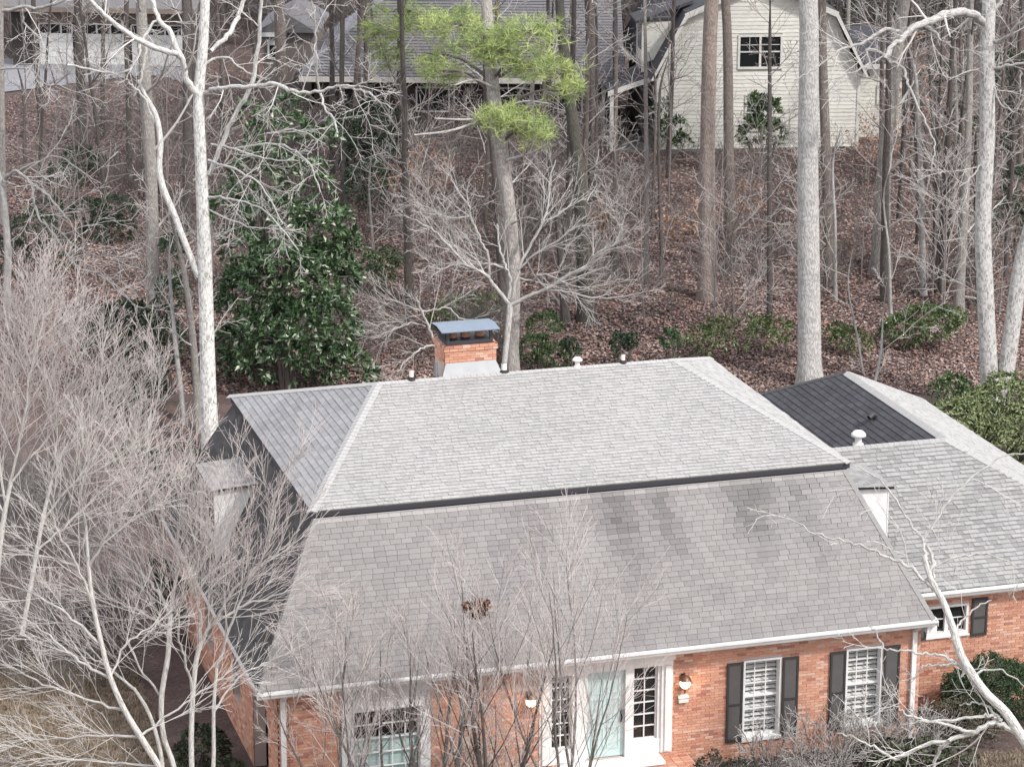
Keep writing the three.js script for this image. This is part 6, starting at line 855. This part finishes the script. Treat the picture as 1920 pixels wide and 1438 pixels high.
// far bare trees behind the houses
{ const mk = (i) => { const R = rng(740 + i), t = new THREE.Group(), a = new MB(), b = new MB(); grow([a, b, b], [0, -0.5, 0], [0, 1, 0], 17, 0.2 + 0.04 * i, 0, TW(0.012, [{ seg: 1.5, wig: 0.03, up: 0.04, taper: 0.3 }, { n: 12, t0: 0.25, lr: 0.25, ang: 0.8, rr: 0.35, seg: 0.8, wig: 0.15, up: 0.05 }, { n: 6, t0: 0.15, lr: 0.45, ang: 0.7, rr: 0.5, seg: 0.5, wig: 0.2 }]), R); const s = sh(new THREE.Mesh(a.geo(), [K.dark, K.grey, K.brown][i])); s.name = 'trunk'; const w = sh(new THREE.Mesh(b.geo(), K.twigGrey)); w.name = 'crown'; t.add(s, w); return t; };
  const protos = [0, 1, 2].map(mk), R = rng(760); let made = 0;
  for (let k = 0; k < 300 && made < 34; k++) { const x = -60 + R() * 2040, d = 148 + R() * 55, f = under(x, d); const px = [x, 0]; if ((x < 1130 && d < 165) || (x > 1130 && x < 1700 && d < 152)) continue; const c = protos[made % 3].clone(); c.name = numbered('far_tree'); c.position.set(f[0], ground(f[0], f[2]), f[2]); c.rotation.y = R() * 6.28; c.scale.setScalar(0.8 + R() * 0.5); const zn = x < 420 ? 'behind the garage building' : x < 1150 ? 'behind the long grey roof' : x < 1650 ? 'behind the cream gambrel house' : 'in the far wood at the upper right'; c.userData = { label: `thin bare tree ${zn}`, category: 'tree', group: `bare trees ${zn}` }; scene.add(c); made++; } }
// fallen trunks
[[[1540, 520], [1618, 498], 0.11, 'fallen grey trunk lying on the leaf slope right of the tall pale trunk'], [[1290, 470], [1380, 492], 0.07, 'fallen thin dark trunk among the leaves below the reddish twin trunks'], [[705, 560], [770, 600], 0.08, 'fallen trunk in the hollow right of the glossy evergreen'], [[1180, 600], [1245, 588], 0.07, 'fallen limb on the leaves above the last roof pipe'], [[60, 235], [130, 262], 0.08, 'fallen trunk on the leaf bank under the first garage door']].forEach(([a, b, rr, label], i) => { const R = rng(860 + i), A = onGround(...a), Bp = onGround(...b), P = [], q = []; for (let k = 0; k <= 8; k++) { const p = mix3(A, Bp, k / 8); P.push([p[0] + (R() - 0.5) * 0.12, ground(p[0], p[2]) + rr * 0.7 + (R() - 0.3) * 0.05, p[2] + (R() - 0.5) * 0.2]); q.push(rr * (1 - 0.5 * k / 8)); } const t = thing('fallen_log', label, 'log', [A[0], ground(A[0], A[2]), A[2]]), m = new MB(), tw = new MB(); m.tube(P, q, 8); part('trunk', m, K.brown, t); for (let k = 0; k < 5; k++) { const p = P[3 + k]; tw.tube([p, add(p, [(R() - 0.5), 0.3 + R() * 0.4, (R() - 0.5)])], [0.025, 0.008], 4); } part('stub', tw, K.brown, t, 'stuff'); });
// slender dark trees filling the wood
{ const protos = [0, 1, 2].map((i) => { const R = rng(780 + i), t = new THREE.Group(), a = new MB(), b = new MB(); grow([a, b, b], [0, -0.4, 0], [0, 1, 0], 15 + i, 0.085 + 0.03 * i, 0, TW(0.009, [{ seg: 1, wig: 0.035, up: 0.05, taper: 0.25 }, { n: 20, t0: 0.15, lr: 0.13, ang: 1.0, rr: 0.32, seg: 0.4, wig: 0.16, up: 0.05, taper: 0.3 }, { n: 5, t0: 0.2, lr: 0.5, ang: 0.75, rr: 0.55, seg: 0.35, wig: 0.2 }]), R); const s = sh(new THREE.Mesh(a.geo(), [K.dark, K.brown, K.dark][i])); s.name = 'trunk'; const w = sh(new THREE.Mesh(b.geo(), [K.twigBrown, K.twigGrey, K.twigBrown][i])); w.name = 'crown'; t.add(s, w); return t; });
  const R = rng(790); let made = 0;
  for (let k = 0; k < 500 && made < 46; k++) { const x = -10 + R() * 1940, y = 225 + R() * 360, f = onGround(x, y); if (f[2] > -24 || (x > 1190 && x < 1640 && R() < 0.88) || (x < 370 && R() < 0.65) || (x > 400 && x < 690 && y > 330) || Math.abs(x - 960) < 35) continue; const c = protos[made % 3].clone(); c.name = numbered('slender_tree'); c.position.set(f[0], ground(f[0], f[2]), f[2]); c.rotation.y = R() * 6.28; c.scale.set(0.75 + R() * 0.6, 1, 0.75 + R() * 0.6); const zn = x < 380 ? 'rising from the left leaf bank before the garages' : x < 950 ? 'rising from the hollow before the long grey roof' : x < 1230 ? 'rising between the tall pine and the cream house' : x < 1600 ? 'rising from the slope below the cream gable' : 'rising from the right slope beside the white forked tree'; c.userData = { label: `slender bare dark tree ${zn}`, category: 'tree', group: `slender dark trees ${zn}` }; scene.add(c); made++; } }
// brush: grey twiggy undergrowth
{ const protos = [0, 1, 2, 3].map((i) => { const R = rng(800 + i), m = new MB(); for (let k = 0; k < 9; k++) { const az = R() * 6.28, ln = 0.15 + R() * 0.6; grow([m], [Math.cos(az) * 0.2, -0.1, Math.sin(az) * 0.2], norm([Math.cos(az) * Math.sin(ln), Math.cos(ln), Math.sin(az) * Math.sin(ln)]), 1.1 + R(), 0.012, 0, TW(0.005, [{ seg: 0.4, wig: 0.16, taper: 0.5, sides: 3 }, { n: 6, t0: 0.2, lr: 0.5, ang: 0.7, rr: 0.6, seg: 0.3, wig: 0.2, sides: 3 }, { n: 3, t0: 0.2, lr: 0.5, ang: 0.6, rr: 0.8, seg: 0.3, wig: 0.2, sides: 3 }]), R); } return m.geo(); });
  const R = rng(820), sets = protos.map(() => [[], []]);
  for (let k = 0; k < 1000; k++) { const x = -40 + R() * 2000, y = 150 + R() * 560, f = onGround(x, y); if (f[2] > -17 || fbm(f[0] * 0.09, f[2] * 0.09, 3, 90) < 0.40 + 0.2 * R() || (y < 295 && x > 1150 && x < 1650) || (x < 370 && y < 215) || (x > 450 && x < 1150 && y < 240)) continue; if (x > 1180 && y > 300 && R() < 0.62) continue; const i = Math.floor(R() * 4), s = 0.5 + R() * 0.8; sets[i][0].push(new THREE.Matrix4().compose(new THREE.Vector3(f[0], ground(f[0], f[2]), f[2]), QT.setFromEuler(EU.set(0, R() * 6.28, 0)), new THREE.Vector3(s, s * (0.7 + R() * 0.6), s))); sets[i][1].push(colr(mix3([0.06, 0.052, 0.048], [0.21, 0.188, 0.175], R()))); }
  for (let k = 0; k < 420; k++) { const X0 = -22 + R() * 20, Z0 = -26 + R() * 19; if (X0 > -2.8 && Z0 > -12.5) continue; const i = Math.floor(R() * 4), s = 0.55 + R() * 0.6; sets[i][0].push(new THREE.Matrix4().compose(new THREE.Vector3(X0, ground(X0, Z0), Z0), QT.setFromEuler(EU.set(0, R() * 6.28, 0)), new THREE.Vector3(s, s, s))); sets[i][1].push(colr(mix3([0.09, 0.08, 0.075], [0.26, 0.24, 0.23], R()))); }
  for (let k = 0; k < 900; k++) { const f = under(-100 + R() * 2120, 142 + R() * 70); if (depthOf(f) < 152 && f[0] < 62) continue; const i = Math.floor(R() * 4), s = 1.4 + R() * 1.6; sets[i][0].push(new THREE.Matrix4().compose(new THREE.Vector3(f[0], ground(f[0], f[2]), f[2]), QT.setFromEuler(EU.set(0, R() * 6.28, 0)), new THREE.Vector3(s, s * 1.5, s))); sets[i][1].push(colr(mix3([0.07, 0.065, 0.06], [0.24, 0.22, 0.21], R()))); }
  const bm = S(1, 1, 1, 0.95);
  sets.forEach(([mm, cc], i) => { const m = new THREE.InstancedMesh(protos[i], bm, mm.length); mm.forEach((q, k) => { m.setMatrixAt(k, q); m.setColorAt(k, cc[k]); }); m.name = numbered('undergrowth'); m.userData = { kind: 'stuff', label: 'grey twiggy bare undergrowth across the wood floor' }; scene.add(sh(m)); }); }
// fallen leaves lying on the wood floor
{ const R = rng(900), N = 225000, mm = [], C = [[0.245, 0.168, 0.148], [0.31, 0.228, 0.205], [0.18, 0.12, 0.106], [0.37, 0.285, 0.262], [0.125, 0.084, 0.075], [0.32, 0.18, 0.13]];
  const m = new THREE.InstancedMesh(GEO.litter, leafM.dry, N), q = new THREE.Matrix4(), v = new THREE.Vector3(), s3 = new THREE.Vector3(); let k = 0;
  while (k < N) { const x = -150 + R() * 2260, y = 120 + 620 * Math.pow(R(), 0.8), f = onGround(x, y); if (f[2] > -11.5 || (f[2] > -16 && f[0] > 11.5)) { if (R() < 0.90) continue; } if (x < 370 && y < 178 - x * 0.06) continue; const s = 0.7 + R() * 0.9; v.set(f[0], ground(f[0], f[2]) + 0.015 + R() * 0.05, f[2]); q.compose(v, QT.setFromEuler(EU.set((R() - 0.5) * 0.8, R() * 6.28, (R() - 0.5) * 0.8)), s3.set(s, s, s)); m.setMatrixAt(k, q); const c = C[Math.floor(R() * 6)], t = (0.7 + 0.4 * R()) * (0.72 + 0.62 * fbm(f[0] * 0.22, f[2] * 0.16, 3, 97)); m.setColorAt(k, colr(mul(c, t))); k++; }
  m.name = 'leaf_litter'; m.userData = { kind: 'stuff', label: 'reddish brown fallen leaves covering the wood floor' }; scene.add(sh(m)); }

// dry winter grass on the lawns
{ const mb = new MB(), R = rng(950); for (let k = 0; k < 9; k++) { const d = norm([R() - 0.5, 0.7 + R() * 0.5, R() - 0.5]), w = mul(norm(cross(d, rv(R))), 0.009), e = mul(d, 0.07 + R() * 0.07), b = [(R() - 0.5) * 0.12, 0, (R() - 0.5) * 0.12]; const p = mb.v(add(b, w), [0, 1, 0]), q = mb.v(sub(b, w), [0, 1, 0]), r = mb.v(add(b, e), [0, 1, 0]); mb.i.push(p, q, r); } const g = mb.geo(); g.computeVertexNormals();
  const N = 26000, m = new THREE.InstancedMesh(g, leafM.dry, N); let k = 0;
  while (k < N) { const right = R() < 0.18, x = right ? 14.6 + R() * 6 : -16 + R() * 13.2, z = right ? 2.6 + R() * 5 : -12.3 + R() * 16; if (!right && x < -6 && z < -12.4 - (x + 6) * 0.05) continue; const n = fbm(x * 0.5, z * 0.5, 3, 95); if (R() > n * 1.5) continue; const s = 0.7 + R() * 0.8; m.setMatrixAt(k, new THREE.Matrix4().compose(new THREE.Vector3(x, ground(x, z) + 0.015, z), QT.setFromEuler(EU.set(0, R() * 6.28, 0)), new THREE.Vector3(s, s, s))); m.setColorAt(k, colr(mul(mix3([0.20, 0.155, 0.11], [0.40, 0.335, 0.255], R()), 0.7 + 0.5 * n))); k++; }
  m.name = 'dry_grass'; m.userData = { kind: 'stuff', label: 'dormant tan grass on the lawns' }; scene.add(sh(m)); }

scene.traverse((o) => { if (o.isMesh) { o.castShadow = true; o.receiveShadow = true; } });
renderer.render(scene, camera);
